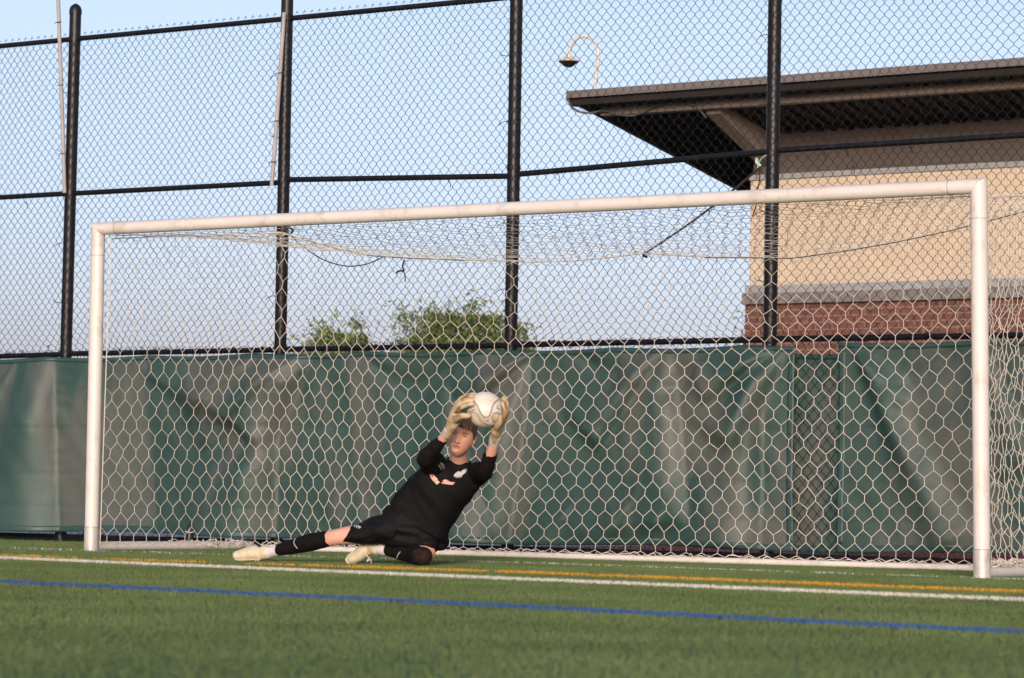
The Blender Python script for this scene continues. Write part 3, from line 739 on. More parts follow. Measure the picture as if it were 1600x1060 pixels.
obj('slack_net', g, m_net, nn)
# slack hexagons lying over the left ground bar
g = G()
for k in range(12):
    y = 1.35+.05*k+rr.uniform(-.02, .02); pts = [(.05+rr.uniform(-.03, .05), y+rr.uniform(-.06, .06), .02+rr.uniform(0, .075)) for _ in range(4)]
    g.tube(catmull(pts, 3), .003, 5)
obj('slack_net', g, m_net, nn)

# straps and cords
m_strap = mat('dark_maroon_strap', (.045, .022, .026), .8, .2, noise_amt=.3, noise_scale=30)
m_bk = mat('black_cord', (.015, .015, .018), .7, .3)
a = ony(1008, 396, YR-.01); b = ony(1192, 258, FY-.12)
pts = [a+(b-a)*t+np.array([0, 0, -.03*math.sin(math.pi*t)]) for t in np.linspace(0, 1, 14)]
g = G(); g.tube(pts, .021, 6, True, .25, (0.3, .6, .7)); 
g.tube([a+np.array([0, 0, .01]), a+np.array([-.01, -.01, -.02]), a+np.array([.02, 0, -.03])], .012, 6)
tag(obj('strap', g, m_strap), 'long dark strap stretched from net edge up to the fence post', 'strap', 'straps holding up the net')
kp = ony(1188, 254, FY-.13)
g = G(); g.add(*(lambda q: (q.v, q.f))(G().tube([kp+np.array([.055, 0, .055]), kp+np.array([.02, -.012, .03]), kp+np.array([-.01, -.01, -.005]), kp+np.array([-.018, -.005, -.045])], [.017, .022, .014, .02], 8, True, .35)))
g.tube([kp+np.array([-.03, -.005, .035]), kp+np.array([-.02, -.02, .0]), kp+np.array([.01, -.01, -.03])], [.012, .015, .01], 8, True, .5)
tag(obj('cloth_tie', g, mat('pale_green_cloth', (.38, .52, .40), .8, .2, noise_amt=.3, noise_scale=30)), 'pale green cloth knotted on the fence beside the fourth post', 'cloth tie')
q = [ony(x, y, FY-.125) for x, y in ((1186, 262), (1187, 280), (1183, 300), (1181, 322), (1176, 338))]
tag(obj('strap', G().tube(catmull(q, 4), .010, 6, True, .35), mat('dark_red_webbing', (.10, .018, .018), .8)), 'short dark red strap dangling below the pale green knot', 'strap', 'straps holding up the net')
q = [ony(x, y, YR+.01) for x, y in ((445, 358), (462, 376), (485, 394), (510, 408), (540, 416), (568, 414), (588, 407), (598, 402))]
tag(obj('cord', G().tube(catmull(q, 5), .0045, 6), m_bk), 'thin black cord drooping under the top net near the second post', 'cord')
q = [ony(x, y, YR-.02) for x, y in ((632, 407), (629, 416), (631, 423), (622, 424), (619, 428))]; g = G(); g.tube(catmull(q, 4), .007, 6)
q = [ony(x, y, YR-.02) for x, y in ((630, 422), (633, 432), (633, 441))]; g.tube(catmull(q, 4), .005, 6)
g.ball(ony(630, 423, YR-.02), .011)
tag(obj('knotted_cord', g, m_bk), 'short knotted black cord hanging from the net edge', 'cord')
q0 = ony(450, 358, YR); g = G(); g.tube(catmull([q0+np.array([-.05, 0, .0]), q0+np.array([0, -.02, .02]), q0+np.array([.05, 0, -.01]), q0+np.array([.02, .02, -.03])], 5), .010, 6)
g.tube([q0, ony(447, 340, FY-.09)], .005, 6)
tag(obj('cord_tie', g, m_bk), 'black tie fastening the net corner to the second fence post', 'cord')
q0 = ony(552, 498, FY-.1)
for k, (pp, lb) in enumerate(((((552, 498), (560, 508), (566, 515), (562, 530), (572, 548)), 'loose black cable tie on the fence above the left treetop'),
                              (((735, 518), (740, 530), (744, 548)), 'short loose black wire beside the feathery treetop'))):
    tag(obj('cable_tie', G().tube(catmull([ony(x, y, FY-.09) for x, y in pp], 4), .005, 6), m_bk), lb, 'cable tie')

# capped stake behind the left ground bar, black strap at the rear corner
sp = ony(296, 858, 1.9); sp = np.array([sp[0], 1.9, 0])
sp = at(296, 850, 24.25); sp[2] = 0
t = thing('anchor_stake', sp, 'stubby black capped stake standing behind the left ground bar', 'stake')
obj('stem', G().tube([sp+np.array([0, 0, z]) for z in (0, .08, .15)], [.032, .034, .033], 16), m_black, t)
obj('cap', G().tube([sp+np.array([0, 0, z]) for z in (.152, .17, .195, .21, .235)], [.036, .036, .022, .013, .009], 16), m_black, t)
obj('cord_loop', G().tube([sp+np.array([.037*math.cos(a), .037*math.sin(a), .145+.006*math.sin(a*2)]) for a in np.linspace(0, 6.28, 20)], .004, 6), m_net, t)
a0 = np.array([.02, 1.98, .075])
g = G(); g.tube(catmull([ony(x, y, 1.85) for x, y in ((376, 845), (388, 843), (397, 847), (405, 853), (412, 858))], 5), .022, 6, True, .3, (0, 0, 1))
tag(obj('strap', g, m_bk), 'black strap lying over the rear ground bar beside the outstretched boot', 'strap', 'straps holding up the net')

# ------------------------------------------------------------------ goalkeeper
Z0 = 19.35; MP = FPX/Z0                       # about 236 px per metre
def J(px, py, dz=0): return at(px, py, Z0+dz)
m_skin = mat('skin', (.64, .36, .26), .55, .35, col2=(.62, .30, .215), noise_scale=9, bump=.1, bump_scale=90)
m_skin.node_tree.nodes['Principled BSDF'].inputs['Subsurface Weight'].default_value = .08
m_skin.node_tree.nodes['Principled BSDF'].inputs['Subsurface Radius'].default_value = (.02, .008, .004)
m_shirt = mat('black_jersey', (.0028, .0028, .0035), .75, .17, noise_amt=.3, noise_scale=14, bump=.2, bump_scale=120)
m_short = mat('black_shorts_cloth', (.0036, .0034, .0036), .72, .20, noise_amt=.3, noise_scale=10, bump=.2, bump_scale=120)
m_under = mat('washed_black_sleeve', (.0085, .0068, .006), .85, .15, noise_amt=.25, noise_scale=10)
m_legs = mat('black_leg_sleeve', (.0055, .005, .0055), .8, .15, noise_amt=.3, noise_scale=14)
m_sheer = mat('sheer_worn_knee', (.028, .014, .011), .8, .2, noise_amt=.7, noise_scale=30)
m_sock = mat('white_sock', (.62, .58, .60), .85, .2, noise_amt=.12, noise_scale=30)
m_boot = mat('cream_boot', (.66, .58, .40), .5, .4, noise_amt=.25, noise_scale=18, dirt=(.46, .38, .30), dirt_scale=22, dirt_lo=.5, dirt_hi=.7)
m_neon = mat('neon_yellow', (.62, .66, .06), .5, .4)
m_glove = mat('cream_latex', (.55, .47, .31), .85, .2, col2=(.36, .22, .11), noise_scale=15, detail=6, dirt=(.20, .15, .10), dirt_scale=28, dirt_lo=.56, dirt_hi=.72)
m_strapg = mat('pale_glove_strap', (.55, .50, .45), .7, .3, noise_amt=.2, noise_scale=40)
m_hair = mat('brown_hair', (.17, .082, .042), .5, .4, col2=(.08, .038, .019), noise_scale=60)
m_print = mat('white_print', (.50, .50, .50), .7, .3, noise_amt=.15, noise_scale=60)
m_grey = mat('grey_print', (.22, .22, .22), .7, .3)
m_pink = mat('salmon_print', (.66, .30, .24), .7, .3, col2=(.62, .42, .30), noise_scale=45)
m_darkf = mat('shadow_brown', (.09, .035, .025), .6, .3)
m_lip = mat('lip', (.36, .13, .11), .5, .4)

pe = thing('person', (J(640, 870)[0], J(640, 870)[1], 0), 'goalkeeper in black kit diving low on one knee, gripping the ball above his head', 'person')
def part(name, g, m, voxel, sm=4, disp=None, parent=None):
    me = bpy.data.meshes.new(name); me.from_pydata(g.v, [], g.f); me.update(); fix(me)
    o = mesh_obj(name, me, m, None, True)
    remesh(o, voxel, sm, disp); par = parent if parent is not None else pe
    o.parent = par; o.matrix_parent_inverse = Matrix.Translation(-Vector(pe.location)) if par == pe else Matrix.Identity(4)
    return o
def sub(name, g, m, parent): return obj(name, g, m, parent)
# --- head
hc = J(720.5, 682.5, -.17)
HS = 1.14; a_ = R_(14); hu = CU*math.cos(a_)+CR*math.sin(a_); hf = -FW*.965-CR*.16-CU*.10; hf = hf-hu*(hf@hu); hf /= np.linalg.norm(hf); hr = np.cross(hu, hf)   # hr: screen right
if hr@CR < 0: hr = -hr
def HP(x, y, z): return hc+(hr*x*1.04+hu*y+hf*z)*HS
def head_pt(x, y, z):
    """unit direction -> surface point of the head in head coordinates"""
    X, Y, Z = x*.0735, y*.118, z*.096
    if y < 0: X *= 1-.21*(-y)**1.8; Z *= (1-.05*(-y)) if z > 0 else (1-.35*(-y))
    if y > 0: X *= 1+.05*math.sin(y*math.pi)
    if z > 0:
        f = 0
        g_ = lambda cx, cy, sx, sy: math.exp(-((X-cx)/sx)**2-((Y-cy)/sy)**2)
        nose = math.exp(-(X/.0105)**2)*max(0, min(1, (.014-Y)/.040))*(1 if Y > -.034 else math.exp(-((Y+.034)/.007)**2))
        f += .026*nose+.006*g_(.011, -.031, .006, .006)+.006*g_(-.011, -.031, .006, .006)
        f += .006*g_(0, .030, .05, .010)                       # brow
        f -= .009*(g_(.030, .010, .014, .009)+g_(-.030, .010, .014, .009))
        f += .004*(g_(.040, -.020, .02, .018)+g_(-.040, -.020, .02, .018))
        f += .006*g_(0, -.057, .020, .009)-.005*g_(0, -.058, .022, .0028)-.003*g_(0, -.072, .018, .006)
        f += .009*g_(0, -.092, .018, .014)
        Z += f*min(1, z*2.2)
    return X, Y, Z
ax_ = lambda a, b, t: a*(1-t)+b*t
gb = G(); V = []; F = []; NU, NV = 96, 80
for j in range(NV+1):
    th = math.pi*(.002+.996*j/NV)
    for k in range(NU):
        ph = 2*math.pi*k/NU
        V.append(HP(*head_pt(math.sin(th)*math.sin(ph), math.cos(th), math.sin(th)*math.cos(ph))))
for j in range(NV):
    for k in range(NU): F.append((j*NU+k, j*NU+(k+1) % NU, (j+1)*NU+(k+1) % NU, (j+1)*NU+k))
F.append(tuple(range(NU-1, -1, -1))); F.append(tuple(NV*NU+k for k in range(NU)))
gb.add(V, F)
for s in (-1, 1):      # ears
    c = HP(s*.076, -.004, -.012); gb.ball(c, .009, .017, .030, (hr, hf, hu), 14, 10)
    gb.ball(HP(s*.081, .010, -.014), .006, .012, .016, (hr, hf, hu), 12, 8)
# --- neck, torso core, arms, legs
neck0 = J(717, 722, -.02)
gb.limb([HP(0, -.055, -.022), (HP(0, -.055, -.022)+neck0)/2, neck0], [.054, .056, .064], 20)
core = [J(712, 740, .02), J(698, 768, .02), J(676, 800, .02), J(650, 826, .03)]
gb.limb(core, [.115, .125, .115, .12], 20)
shL, elL, wrL = J(682, 728, .0), J(665, 717, -.26), J(698, 679, -.42)
shR, elR, wrR = J(745, 741, .0), J(759, 735, -.27), J(773.5, 688, -.43)
gb.limb([shL, elL, wrL], [.056, .042, .030], 16); gb.limb([shR, elR, wrR], [.056, .042, .032], 16)
gb.limb([wrL, J(706, 667, -.45)], [.028, .026], 12); gb.limb([wrR, J(775, 675, -.45)], [.03, .027], 12)
hipL, knL, anL, toL = J(625, 826, .02), J(527, 839, .12), J(418, 863.5, .40), J(372, 868, .44)
hipR, knR, anR, toR = J(660, 836, .22), J(664, 867.5, -.09), J(588, 857, .12), J(552, 873, .20)
gb.limb([hipL, (hipL+knL)/2, knL, knL*.62+anL*.38, anL], [.090, .074, .053, .050, .031], 18)
gb.limb([hipR, (hipR+knR)/2+CU*.01, knR+CU*.004+CR*.006, knR*.6+anR*.4, anR], [.085, .078, .068, .050, .032], 18)
gb.limb([anL, ax_(anL, toL, .5)], [.030, .022], 12); gb.limb([anR, ax_(anR, toR, .5)], [.030, .022], 12)
body = part('body', gb, m_skin, .0045, 2)
# face: narrowed eyes, brows, mouth line, nostrils
def face(pts, rad, name, m, sq=1, lift=.0):
    P = []
    for x, y in pts:
        z = math.sqrt(max(0, 1-(x/.0735)**2-(y/.118)**2)); q = head_pt(x/.0735, y/.118, z); P.append(HP(q[0], q[1], q[2]+lift))
    return obj(name, G().tube(P, rad, 8, True, sq), m, None)
def adopt(o, par=pe):
    o.parent = par; o.matrix_parent_inverse = Matrix.Translation(-Vector(pe.location)) if par == pe else Matrix.Identity(4); return o
for s in (-1, 1):
    adopt(face([(s*.018, .0085), (s*.026, .011), (s*.034, .0105), (s*.043, .007)], [.0020, .0042, .0042, .0018], 'eye', m_darkf, .9, .0012))
    adopt(face([(s*.012, .022), (s*.022, .027), (s*.034, .029), (s*.047, .022)], [.0030, .0050, .0046, .0020], 'eyebrow', m_hair, .8, .001))
    adopt(face([(s*.008, -.0385), (s*.012, -.038)], [.0022, .0018], 'nostril', m_darkf, 1, -.001))
adopt(face([(-.021, -.060), (-.010, -.0575), (0, -.058), (.011, -.0575), (.021, -.0605)], [.0018, .0032, .0034, .0032, .0018], 'mouth', m_darkf, 1, .0005))
adopt(face([(-.017, -.0655), (-.006, -.067), (.006, -.067), (.017, -.0655)], [.001, .0032, .0032, .001], 'lower_lip', m_lip, 1, .0))
adopt(face([(-.017, -.0535), (-.006, -.052), (.006, -.052), (.017, -.0535)], [.001, .0024, .0024, .001], 'upper_lip', m_lip, 1, .0))
# --- hair: cap plus swept locks
gh = G(); V = []; F = []
for j in range(25):
    th = math.pi*.60*j/24+.01
    for k in range(48):
        ph = 2*math.pi*k/48; x, y, z = math.sin(th)*math.sin(ph), math.cos(th), math.sin(th)*math.cos(ph)
        lim = .40 if z > .25 else (-.05 if z > -.2 else -.45)
        if y < lim: y = lim; q = math.sqrt(max(1e-4, (1-y*y)/(x*x+z*z+1e-6))); x *= q; z *= q
        q = head_pt(x*.999, y, min(z, .999)); V.append(HP(q[0]*1.08, q[1]*1.06+.002, q[2]*1.06-.003))
for j in range(24):
    for k in range(48): F.append((j*48+k, j*48+(k+1) % 48, (j+1)*48+(k+1) % 48, (j+1)*48+k))
F.append(tuple(range(47, -1, -1))); F.append(tuple(24*48+k for k in range(48)))
gh.add(V, F)
hair = part('hair', gh, m_hair, .005, 3)
gl = G(); rr = random.Random(5)
for i in range(230):
    an = rr.uniform(-math.pi, math.pi); front = math.cos(an)
    t1 = rr.uniform(.15, .5); t2 = t1+rr.uniform(.45, .95)
    lim = 1.10 if front > .3 else (1.5 if front > -.3 else 1.95)
    if front > .3: lim += .22*math.sin(an*5+1)*1+ (.12 if math.sin(an) > 0 else 0)
    t2 = min(t2, lim+rr.uniform(-.12, .1)); sw = rr.uniform(.1, .45); P = []; 
    for k in range(7):
        t = t1+(t2-t1)*k/6; a2 = an+sw*(k/6)**1.5
        x, y, z = math.sin(t)*math.sin(a2), math.cos(t), math.sin(t)*math.cos(a2)
        q = head_pt(x, y, z); e = 1.085+.05*math.sin(k/6*3.1)*rr.uniform(.6, 1.3); P.append(HP(q[0]*e, q[1]*e, q[2]*e))
    rd = rr.uniform(.0035, .0075); gl.tube(P, [rd*.5, rd, rd, rd, rd*.9, rd*.6, rd*.15], 6)
obj('hair_locks', gl, mat('light_brown_hair', (.27, .14, .072), .45, .45, col2=(.11, .052, .026), noise_scale=35), hair)  # two-tone hair: locks a lighter brown than the cap
# --- shirt
def vec(dx, dy, dz=0): return (CR*dx-CU*dy)/MP+FW*dz
def wr(co, sc=14, amp=.004): return amp*noise.noise(Vector(co)*sc)+amp*.5*noise.noise(Vector(co)*sc*2.3)
folds_dir = Vector([float(a) for a in (CR*.55-CU*.83)])
def shirt_disp(co):
    c = Vector(co); u_ = c.dot(folds_dir); rest = c-folds_dir*u_
    return .017*noise.noise(rest*10+folds_dir*u_*2.4)+.006*noise.noise(rest*24+folds_dir*u_*5)
gs = G()
gs.loft([(J(652, 827, .03), vec(44, 22), FW*.12), (J(653, 823, .03), vec(46, 23), FW*.135), (J(657, 804, .02), vec(47, 21), FW*.13), (J(674, 782, .01), vec(48, 17), FW*.13),
         (J(689, 763, .0), vec(50, 15), FW*.13), (J(701, 747, .0), vec(49, 12), FW*.125), (J(711, 735, .0), vec(42, 9), FW*.115),
         (J(716, 727, -.005), vec(26, 5), FW*.09), (J(717.5, 722, -.01), vec(17, 3), FW*.075)], 32, .85)
gs.limb([J(692, 737, 0), shL, shL*.35+elL*.65, shL*.12+elL*.88], [.085, .080, .074, .066], 20)
gs.limb([J(734, 745, 0), shR, shR*.35+elR*.65, shR*.12+elR*.88], [.085, .076, .068, .059], 20)
shirt = part('shirt', gs, m_shirt, .0075, 5, shirt_disp)
# collar
g = G(); nc = []
for k in range(28):
    an = 2*math.pi*k/28; nc.append(J(717.3, 718.5, -.02)+vec(17.5, 3)*math.cos(an)+FW*.07*math.sin(an)+(vec(-2, 8) if math.sin(an) < 0 else 0)*(-math.sin(an)))
g.tube(nc+[nc[0]], .007, 8, True, .8); obj('collar', g, m_shirt, shirt)
# --- long sleeves of the undershirt
gs = G(); cuffL = elL*.12+wrL*.88; cuffR = elR*.36+wrR*.64
gs.limb([shL*.4+elL*.6, elL+CR*-.01, elL*.5+wrL*.5, elL*.26+wrL*.74], [.060, .058, .048, .038], 18)
sl_ = part('arm_sleeve', gs, m_under, .006, 3, lambda c: wr(c, 17, .008))
gs = G(); gs.limb([shR*.4+elR*.6, elR, elR*.6+wrR*.4, elR*.50+wrR*.50], [.058, .052, .046, .042], 18)
sr_ = part('arm_sleeve', gs, m_under, .006, 3, lambda c: wr(c, 17, .008))
# --- shorts
gs = G()
gs.loft([(J(650, 806, .04), vec(46, 18), FW*.13), (J(647, 818, .04), vec(48, 19), FW*.145), (J(642, 832, .04), vec(46, 14), FW*.15), (J(640, 842, .05), vec(34, 7), FW*.12)], 28, .9)
gs.loft([(J(622, 822, .03), vec(-9, 27), FW*.13), (J(592, 826, .04), vec(-9, 24), FW*.12), (J(565, 830, .07), vec(-9.5, 20), FW*.105), (J(543, 834.0, .10), vec(-9, 14.5), FW*.085)][::-1], 26, .9)
gs.limb([J(645, 832, .10), J(660, 842, .02), J(667, 851, -.03)], [.11, .100, .080], 22)
gs.limb([J(585, 836, .06), J(612, 841, .0), J(645, 845, -.04)], [.05, .062, .06], 18)
gs.limb([J(672, 836, .08), J(686, 846, .05)], [.10, .065], 18)
shorts = part('shorts', gs, m_short, .0075, 4, lambda c: .013*noise.noise(Vector((c[0]*6, c[1]*6, c[2]*26)))+.003*noise.noise(Vector(c)*30))
# --- leg sleeves, socks
def ax(a, b, t): return a*(1-t)+b*t
gs = G(); gs.limb([ax(knL, anL, .13), ax(knL, anL, .38)+CU*.004, ax(knL, anL, .66), ax(knL, anL, .82)], [.054, .062, .050, .041], 20)
ls1 = part('leg_sleeve', gs, m_legs, .005, 2, lambda c: wr(c, 25, .002))
gs = G(); gs.limb([knR-FW*.018-CR*.045+CU*-.004, ax(knR, anR, .22), ax(knR, anR, .5)+CU*.002, ax(knR, anR, .74)], [.067, .066, .060, .043], 20)
ls2 = part('leg_sleeve', gs, m_legs, .005, 2, lambda c: wr(c, 25, .002)); ls2['label'] = 'black leg sleeve worn sheer over the knee'
gs = G(); gs.limb([knR-FW*.030+CR*-.012+CU*-.004, knR-FW*.026+CR*-.04+CU*-.004], [.0625, .0625], 20)
obj('knee_panel', gs, m_sheer, ls2)
gs = G(); gs.limb([ax(knL, anL, .72), ax(knL, anL, 1.0)], [.039, .036], 18); part('sock', gs, m_sock, .005, 2, lambda c: wr(c, 30, .002))
gs = G(); gs.limb([ax(knR, anR, .62), anR], [.042, .039], 18); part('sock', gs, m_sock, .005, 2, lambda c: wr(c, 30, .002))
# --- boots
def boot(ank, heel, ball_, toe, up, red=False):
    """side-on boot; up = direction from sole to laces"""
    up = up/np.linalg.norm(up); g = G()
    g.limb([ank, ax(ank, heel, .55)+up*.006], [.045, .046], 18)
    g.limb([heel, ax(heel, ball_, .45)+up*.012, ball_, toe], [.039, .049, .046, .033], 20, 1.0, up)
    b = part('boot', g, m_boot, .0045, 3)
    s = G(); d = toe-heel; d /= np.linalg.norm(d); side = np.cross(d, up); side /= np.linalg.norm(side)
    secs = []
    for t, wdt in ((-.02, .022), (.06, .032), (.3, .030), (.6, .040), (.85, .036), (1.0, .024)):
        c = ax(heel, toe, t)-up*(.033-.006*(t > .9)) + d*(.012 if t > .99 else 0); secs.append((c, side*wdt, up*.007))
    s.loft(secs, 16); obj('sole', s, m_boot, b)
    for t in (.05, .16, .62, .78, .90):
        for q in (-1, 1):
            c = ax(heel, toe, t)-up*.037+side*q*.020; obj('stud', G().tube([c, c-up*.009], [.007, .0045], 8), m_sock, b)
    g = G()
    for i in range(6):
        t = .30+.075*i; c = ax(heel, ball_, t)+up*(.052-.002*i)-FW*.010
        g.tube([c-FW*.022-up*.006+d*.01, c-FW*.008+up*.001, c+FW*.02-up*.004-d*.006], .0030, 6)
    obj('laces', g, m_sock, b)
    g = G(); c = ax(heel, ball_, .55)
    g.tube([c-FW*.042+up*.018-d*.01, c-FW*.043+up*.006+d*.012, c-FW*.040-up*.008+d*.03], [.003, .0065, .003], 8); obj('side_stripe', g, m_neon, b)
    return b
heelL = J(407, 866.5, .41); boot(anL, heelL, J(385, 866.5, .43), J(371, 868, .44), CU*1.0+CR*.03)
heelR = J(577, 855, .155); bR = boot(anR, heelR, J(560, 868, .19), J(550, 873.5, .20), CU*.55+CR*.80)
g = G(); g.tube([J(566, 852, .12), J(572, 847, .13), J(580, 845.5, .13)], .004, 6); obj('heel_trim', g, mat('red_trim', (.45, .03, .03), .5), bR)
g = G(); g.tube(catmull([J(571, 866, .10), J(576, 872, .09), J(573, 878, .1), J(579, 874, .09), J(580, 880, .1)], 4), .0032, 6); obj('loose_lace', g, m_sock, bR)
# --- gloves
Bc = J(758, 640.5, -.56); BR_ = .1165
def glove(wr_, palm, fingers, thumb, back):
    g = G(); g.limb([wr_, ax(wr_, palm[0], .6), palm[0], palm[1]], [.037, .042, .049, .047], 18, .78, back)
    for f, r in fingers: g.limb(f, r, 12)
    g.limb(thumb, [.023, .021, .0175], 12)
    for i in range(len(g.v)):
        pass
    o = part('glove', g, m_glove, .0042, 2, lambda c: wr(c, 38, .0026))
    # press the palm and fingers onto the ball instead of into it
    bcv = Vector([float(a) for a in Bc])
    for v in o.data.vertices:
        d = v.co-bcv
        if d.length < BR_+.001: v.co = bcv+d.normalized()*(BR_+.001)
    return o
fl = [([J(713, 642, -.58), J(721, 636, -.635), J(731, 632.5, -.66), J(738, 632, -.665)], [.019, .018, .0165, .0145]),
      ([J(712, 637, -.55), J(720, 629, -.60), J(731, 625.5, -.63), J(738, 625.5, -.64)], [.019, .018, .017, .0145]),
      ([J(713, 632, -.51), J(722, 622.5, -.55), J(732, 619, -.585), J(739, 619, -.595)], [.019, .018, .0165, .0145]),
      ([J(715, 634, -.46), J(725, 623, -.47), J(735, 617.5, -.49), J(741, 616, -.50)], [.017, .016, .0145, .013])]
gL = glove(wrL, (J(708, 661, -.50), J(713, 645, -.53)), fl, [J(712, 656, -.57), J(721, 650, -.645), J(732, 650, -.675)], CR*-.8-FW*.5)
fr = [([J(786, 656, -.58), J(790, 646, -.62), J(789, 637, -.64), J(785.5, 631, -.64)], [.018, .017, .0155, .0135]),
      ([J(788, 654, -.55), J(792.5, 642, -.58), J(791.5, 632, -.595), J(787.5, 626, -.59)], [.019, .018, .0165, .0142]),
      ([J(788, 652, -.51), J(793, 639, -.53), J(791.5, 629, -.54), J(787, 622.5, -.54)], [.019, .018, .0165, .0142]),
      ([J(786, 652, -.47), J(791, 641, -.47), J(789, 631, -.48), J(784, 625, -.48)], [.018, .017, .0155, .0135])]
gR = glove(wrR, (J(776, 670, -.50), J(782, 657, -.54)), fr, [J(777, 668, -.57), J(780.5, 660, -.63), J(782, 652, -.655)], CR*.8-FW*.5)
def strap_(a, b, r0, r1, o):
    g = G(); g.limb([a, b], [r0, r1], 20, .9); s = obj('wrist_strap', g, m_strapg, o)
    c = ax(a, b, .5); g = G(); d = b-a; d /= np.linalg.norm(d)
    g.tube([c-FW*(r0+.001)+CR*-.02, c-FW*(r0+.003), c-FW*(r0+.001)+CR*.02], .0028, 6); obj('strap_edge', g, m_grey, o)
strap_(ax(elL, wrL, 1.0), ax(wrL, J(708, 661, -.50), .35), .036, .038, gL)
strap_(ax(elR, wrR, .90), ax(wrR, J(776, 670, -.50), .25), .037, .039, gR)
# --- prints: thin shapes lying on the cloth
def decal(name, polys, px0, py0, sc, target, m, lift=.003, par=None):
    dg = bpy.context.evaluated_depsgraph_get(); bvh = BVHTree.FromObject(target, dg); bm = bmesh.new()
    for poly in polys:
        vs_ = [bm.verts.new((x, y, 0)) for x, y in poly]; bm.faces.new(vs_)
    bmesh.ops.triangulate(bm, faces=bm.faces[:]); 
    for _ in range(2): bmesh.ops.subdivide_edges(bm, edges=bm.edges[:], cuts=1, use_grid_fill=True)
    o0 = Vector([float(a) for a in CC]); dead = []
    for v in bm.verts:
        d = Vector([float(a) for a in ray(px0+v.co.x/sc, py0+v.co.y/sc)]).normalized(); h = bvh.ray_cast(o0, d)
        if h[0] is None: dead.append(v)
        else: v.co = h[0]-d*lift
    bmesh.ops.delete(bm, geom=dead, context='VERTS')
    me = bpy.data.meshes.new(name); bm.to_mesh(me); bm.free(); o = mesh_obj(name, me, m, target if par is None else par, True); return o
def stroke(pts, w_):
    """px polyline -> px quads"""
    out = []
    for (x0, y0), (x1, y1) in zip(pts[:-1], pts[1:]):
        dx, dy = x1-x0, y1-y0; L = math.hypot(dx, dy); nx, ny = -dy/L*w_/2, dx/L*w_/2; ex_, ey_ = dx/L*w_*.3, dy/L*w_*.3
        out.append([(x0+nx-ex_, y0+ny-ey_), (x1+nx+ex_, y1+ny+ey_), (x1-nx+ex_, y1-ny+ey_), (x0-nx-ex_, y0-ny-ey_)])
    return out
S5 = 11.775
decal('maker_mark', stroke([(305, 440), (355, 520)], 22)+stroke([(335, 400), (400, 495)], 26)+stroke([(355, 400), (395, 425), (405, 460)], 16), 660, 690, S5, shirt, m_grey)
decal('club_crest', [[(575, 632), (600, 590), (640, 560), (680, 545), (705, 565), (730, 535), (775, 512), (800, 540), (790, 580), (745, 610), (725, 650), (660, 668), (600, 655)]], 660, 690, S5, shirt, m_print)
decal('club_crest_edge', [[(775, 515), (810, 500), (820, 530), (800, 575), (785, 560), (795, 535)], [(575, 636), (640, 652), (725, 640), (720, 662), (650, 674), (590, 660)]], 660, 690, S5, shirt, m_grey, .0042)
decal('chest_print', [[(130, 605), (180, 600), (215, 625), (285, 695), (275, 715), (325, 748), (265, 798), (215, 740), (185, 715), (150, 660)],
                      [(345, 768), (380, 715), (415, 698), (470, 715), (510, 742), (555, 752), (605, 748), (560, 800), (470, 790), (400, 780)]], 660, 690, S5, shirt, m_pink)
decal('chest_print_gap', stroke([(168, 640), (190, 655)], 13)+stroke([(350, 755), (385, 728)], 9)+stroke([(215, 742), (262, 716)], 5)+stroke([(440, 728), (500, 742)], 5), 660, 690, S5, shirt, m_shirt, .005)
S6 = 4.21
decal('maker_mark', stroke([(877, 157), (905, 175)], 6)+stroke([(885, 172), (940, 182)], 5)+stroke([(900, 160), (898, 182)], 5)+stroke([(915, 166), (912, 188)], 5)+stroke([(925, 172), (928, 192), (940, 186)], 5), 340, 780, S6, shorts, m_print)
decal('sleeve_mark', stroke([(519, 250), (506, 266), (501, 285), (508, 305), (524, 325)], 4.5), 340, 780, S6, ls1, m_print)
decal('sleeve_mark', stroke([(1202, 346), (1186, 366), (1177, 390), (1175, 412), (1180, 432)], 4.5), 340, 780, S6, ls2, m_print)

m_tan = mat('tan_glove_panel', (.30, .17, .085), .85, .2, noise_amt=.3, noise_scale=60); m_gp = mat('grey_glove_piping', (.20, .17, .14), .8, .2)
G8 = 8.83
decal('back_panel', [[(255, 215), (300, 175), (360, 140), (395, 145), (385, 165), (330, 195), (280, 240)], [(180, 395), (215, 330), (250, 300), (262, 330), (225, 380), (200, 420)]], 690, 600, G8, gL, m_tan)
decal('piping', stroke([(225, 325), (290, 290), (370, 255)], 7)+stroke([(150, 455), (205, 435), (260, 445)], 8)+stroke([(120, 520), (180, 560)], 7), 690, 600, G8, gL, m_gp, .004)
decal('back_panel', [[(850, 235), (885, 245), (905, 300), (898, 350), (872, 335), (862, 285)]], 690, 600, G8, gR, m_tan)
decal('piping', stroke([(700, 690), (760, 745), (820, 750)], 8)+stroke([(720, 620), (790, 610), (845, 570)], 7), 690, 600, G8, gR, m_gp, .004)

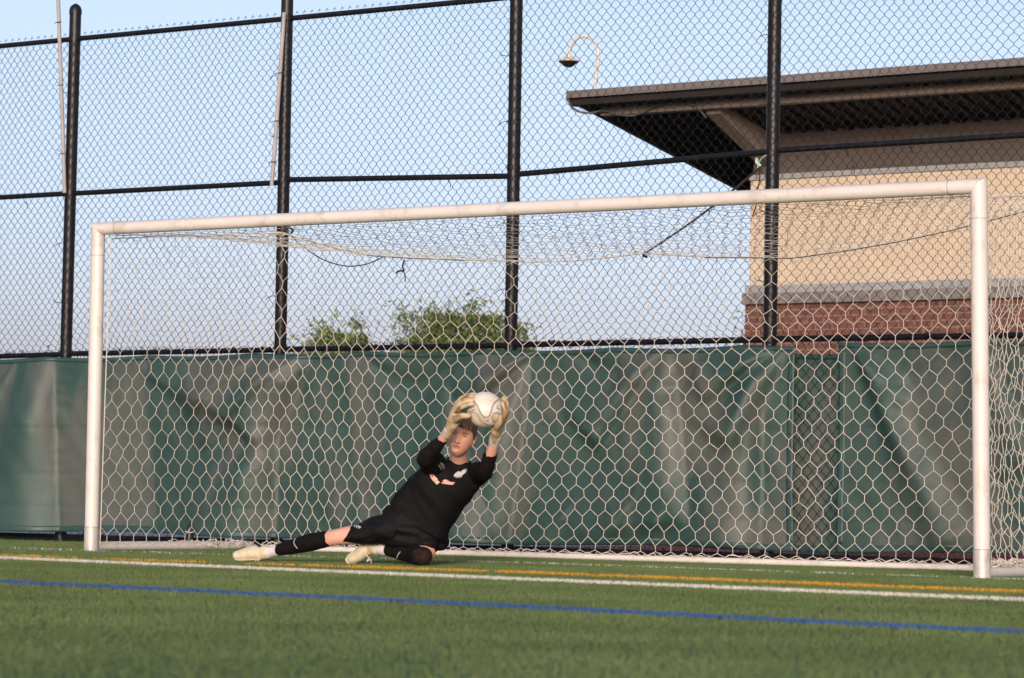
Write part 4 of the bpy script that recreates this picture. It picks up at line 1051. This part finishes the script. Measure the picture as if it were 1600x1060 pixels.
# ------------------------------------------------------------------ ball
m_ball = mat('cream_white_ball', (.70, .65, .55), .35, .5, noise_amt=.06, noise_scale=8, dirt=(.50, .44, .32), dirt_scale=7, dirt_lo=.55, dirt_hi=.85)
m_bl1 = mat('lilac_grey_band', (.30, .26, .27), .5, .4); m_bl2 = mat('pale_gold_band', (.52, .42, .22), .5, .4)
bt = thing('soccer_ball', Bc, 'cream white ball with grey and gold swirls gripped between the gloves', 'ball')
bo = obj('shell', G().ball(Bc, BR_, nu=64, nv=40), m_ball, bt)
def swirl(pts, w_, m, name, lift=.0006):
    P = []
    for x, y in catmull([(a, b) for a, b in pts], 5):
        u_ = (x-597)/240*.97; v_ = -(y-356)/240*.97; r2 = u_*u_+v_*v_
        if r2 > .985: q = math.sqrt(.985/r2); u_ *= q; v_ *= q; r2 = .985
        P.append((CR*u_+CU*v_-FW*math.sqrt(1-r2)))
    V = []; F = []
    for i, p in enumerate(P):
        t = P[min(i+1, len(P)-1)]-P[max(0, i-1)]; s = np.cross(p, t); s /= np.linalg.norm(s)+1e-9
        for q in (-1, -.33, .33, 1):
            d = p+s*q*w_/BR_; d /= np.linalg.norm(d); V.append(Bc+d*(BR_+lift))
    for i in range(len(P)-1):
        for k in range(3): a = i*4+k; F.append((a, a+1, a+5, a+4))
    g = G().add(V, F); me = bpy.data.meshes.new(name); me.from_pydata(g.v, [], g.f); me.update(); fix(me); return mesh_obj(name, me, m, bt, True)
swirl([(395, 205), (440, 235), (490, 295), (525, 370), (560, 425), (605, 455), (650, 440), (680, 380), (698, 310), (735, 250), (795, 212)], .0062, m_bl1, 'swirl_band')
swirl([(385, 262), (440, 300), (480, 350), (520, 415), (570, 470), (625, 485), (680, 450), (712, 390)], .0050, m_bl2, 'swirl_band', .0008)
swirl([(385, 378), (450, 384), (500, 430), (550, 500), (610, 548), (690, 570), (750, 555)], .0062, m_bl1, 'swirl_band')
swirl([(380, 400), (440, 412), (490, 460), (545, 530), (610, 575), (680, 590)], .0050, m_bl2, 'swirl_band', .0008)
swirl([(800, 470), (792, 420), (760, 395), (722, 405), (700, 445), (703, 495), (735, 520), (768, 505), (785, 460)], .0062, m_bl1, 'swirl_ring')
swirl([(745, 425), (728, 455), (733, 490), (752, 495)], .0050, m_bl2, 'swirl_band')
swirl([(405, 300), (415, 345), (475, 348), (430, 305), (405, 300)], .0045, m_bl1, 'swirl_band')
swirl([(565, 455), (610, 500), (655, 492)], .005, m_bl1, 'swirl_band'); swirl([(575, 478), (615, 512), (650, 512)], .0050, m_bl2, 'swirl_band', .0008)
swirl([(770, 290), (760, 330), (800, 345)], .0045, m_bl1, 'swirl_band')
swirl([(600, 120), (640, 200), (640, 290)], .0006, m_bl2, 'panel_seam'); swirl([(440, 190), (540, 240), (640, 290), (690, 280)], .0006, m_bl2, 'panel_seam')
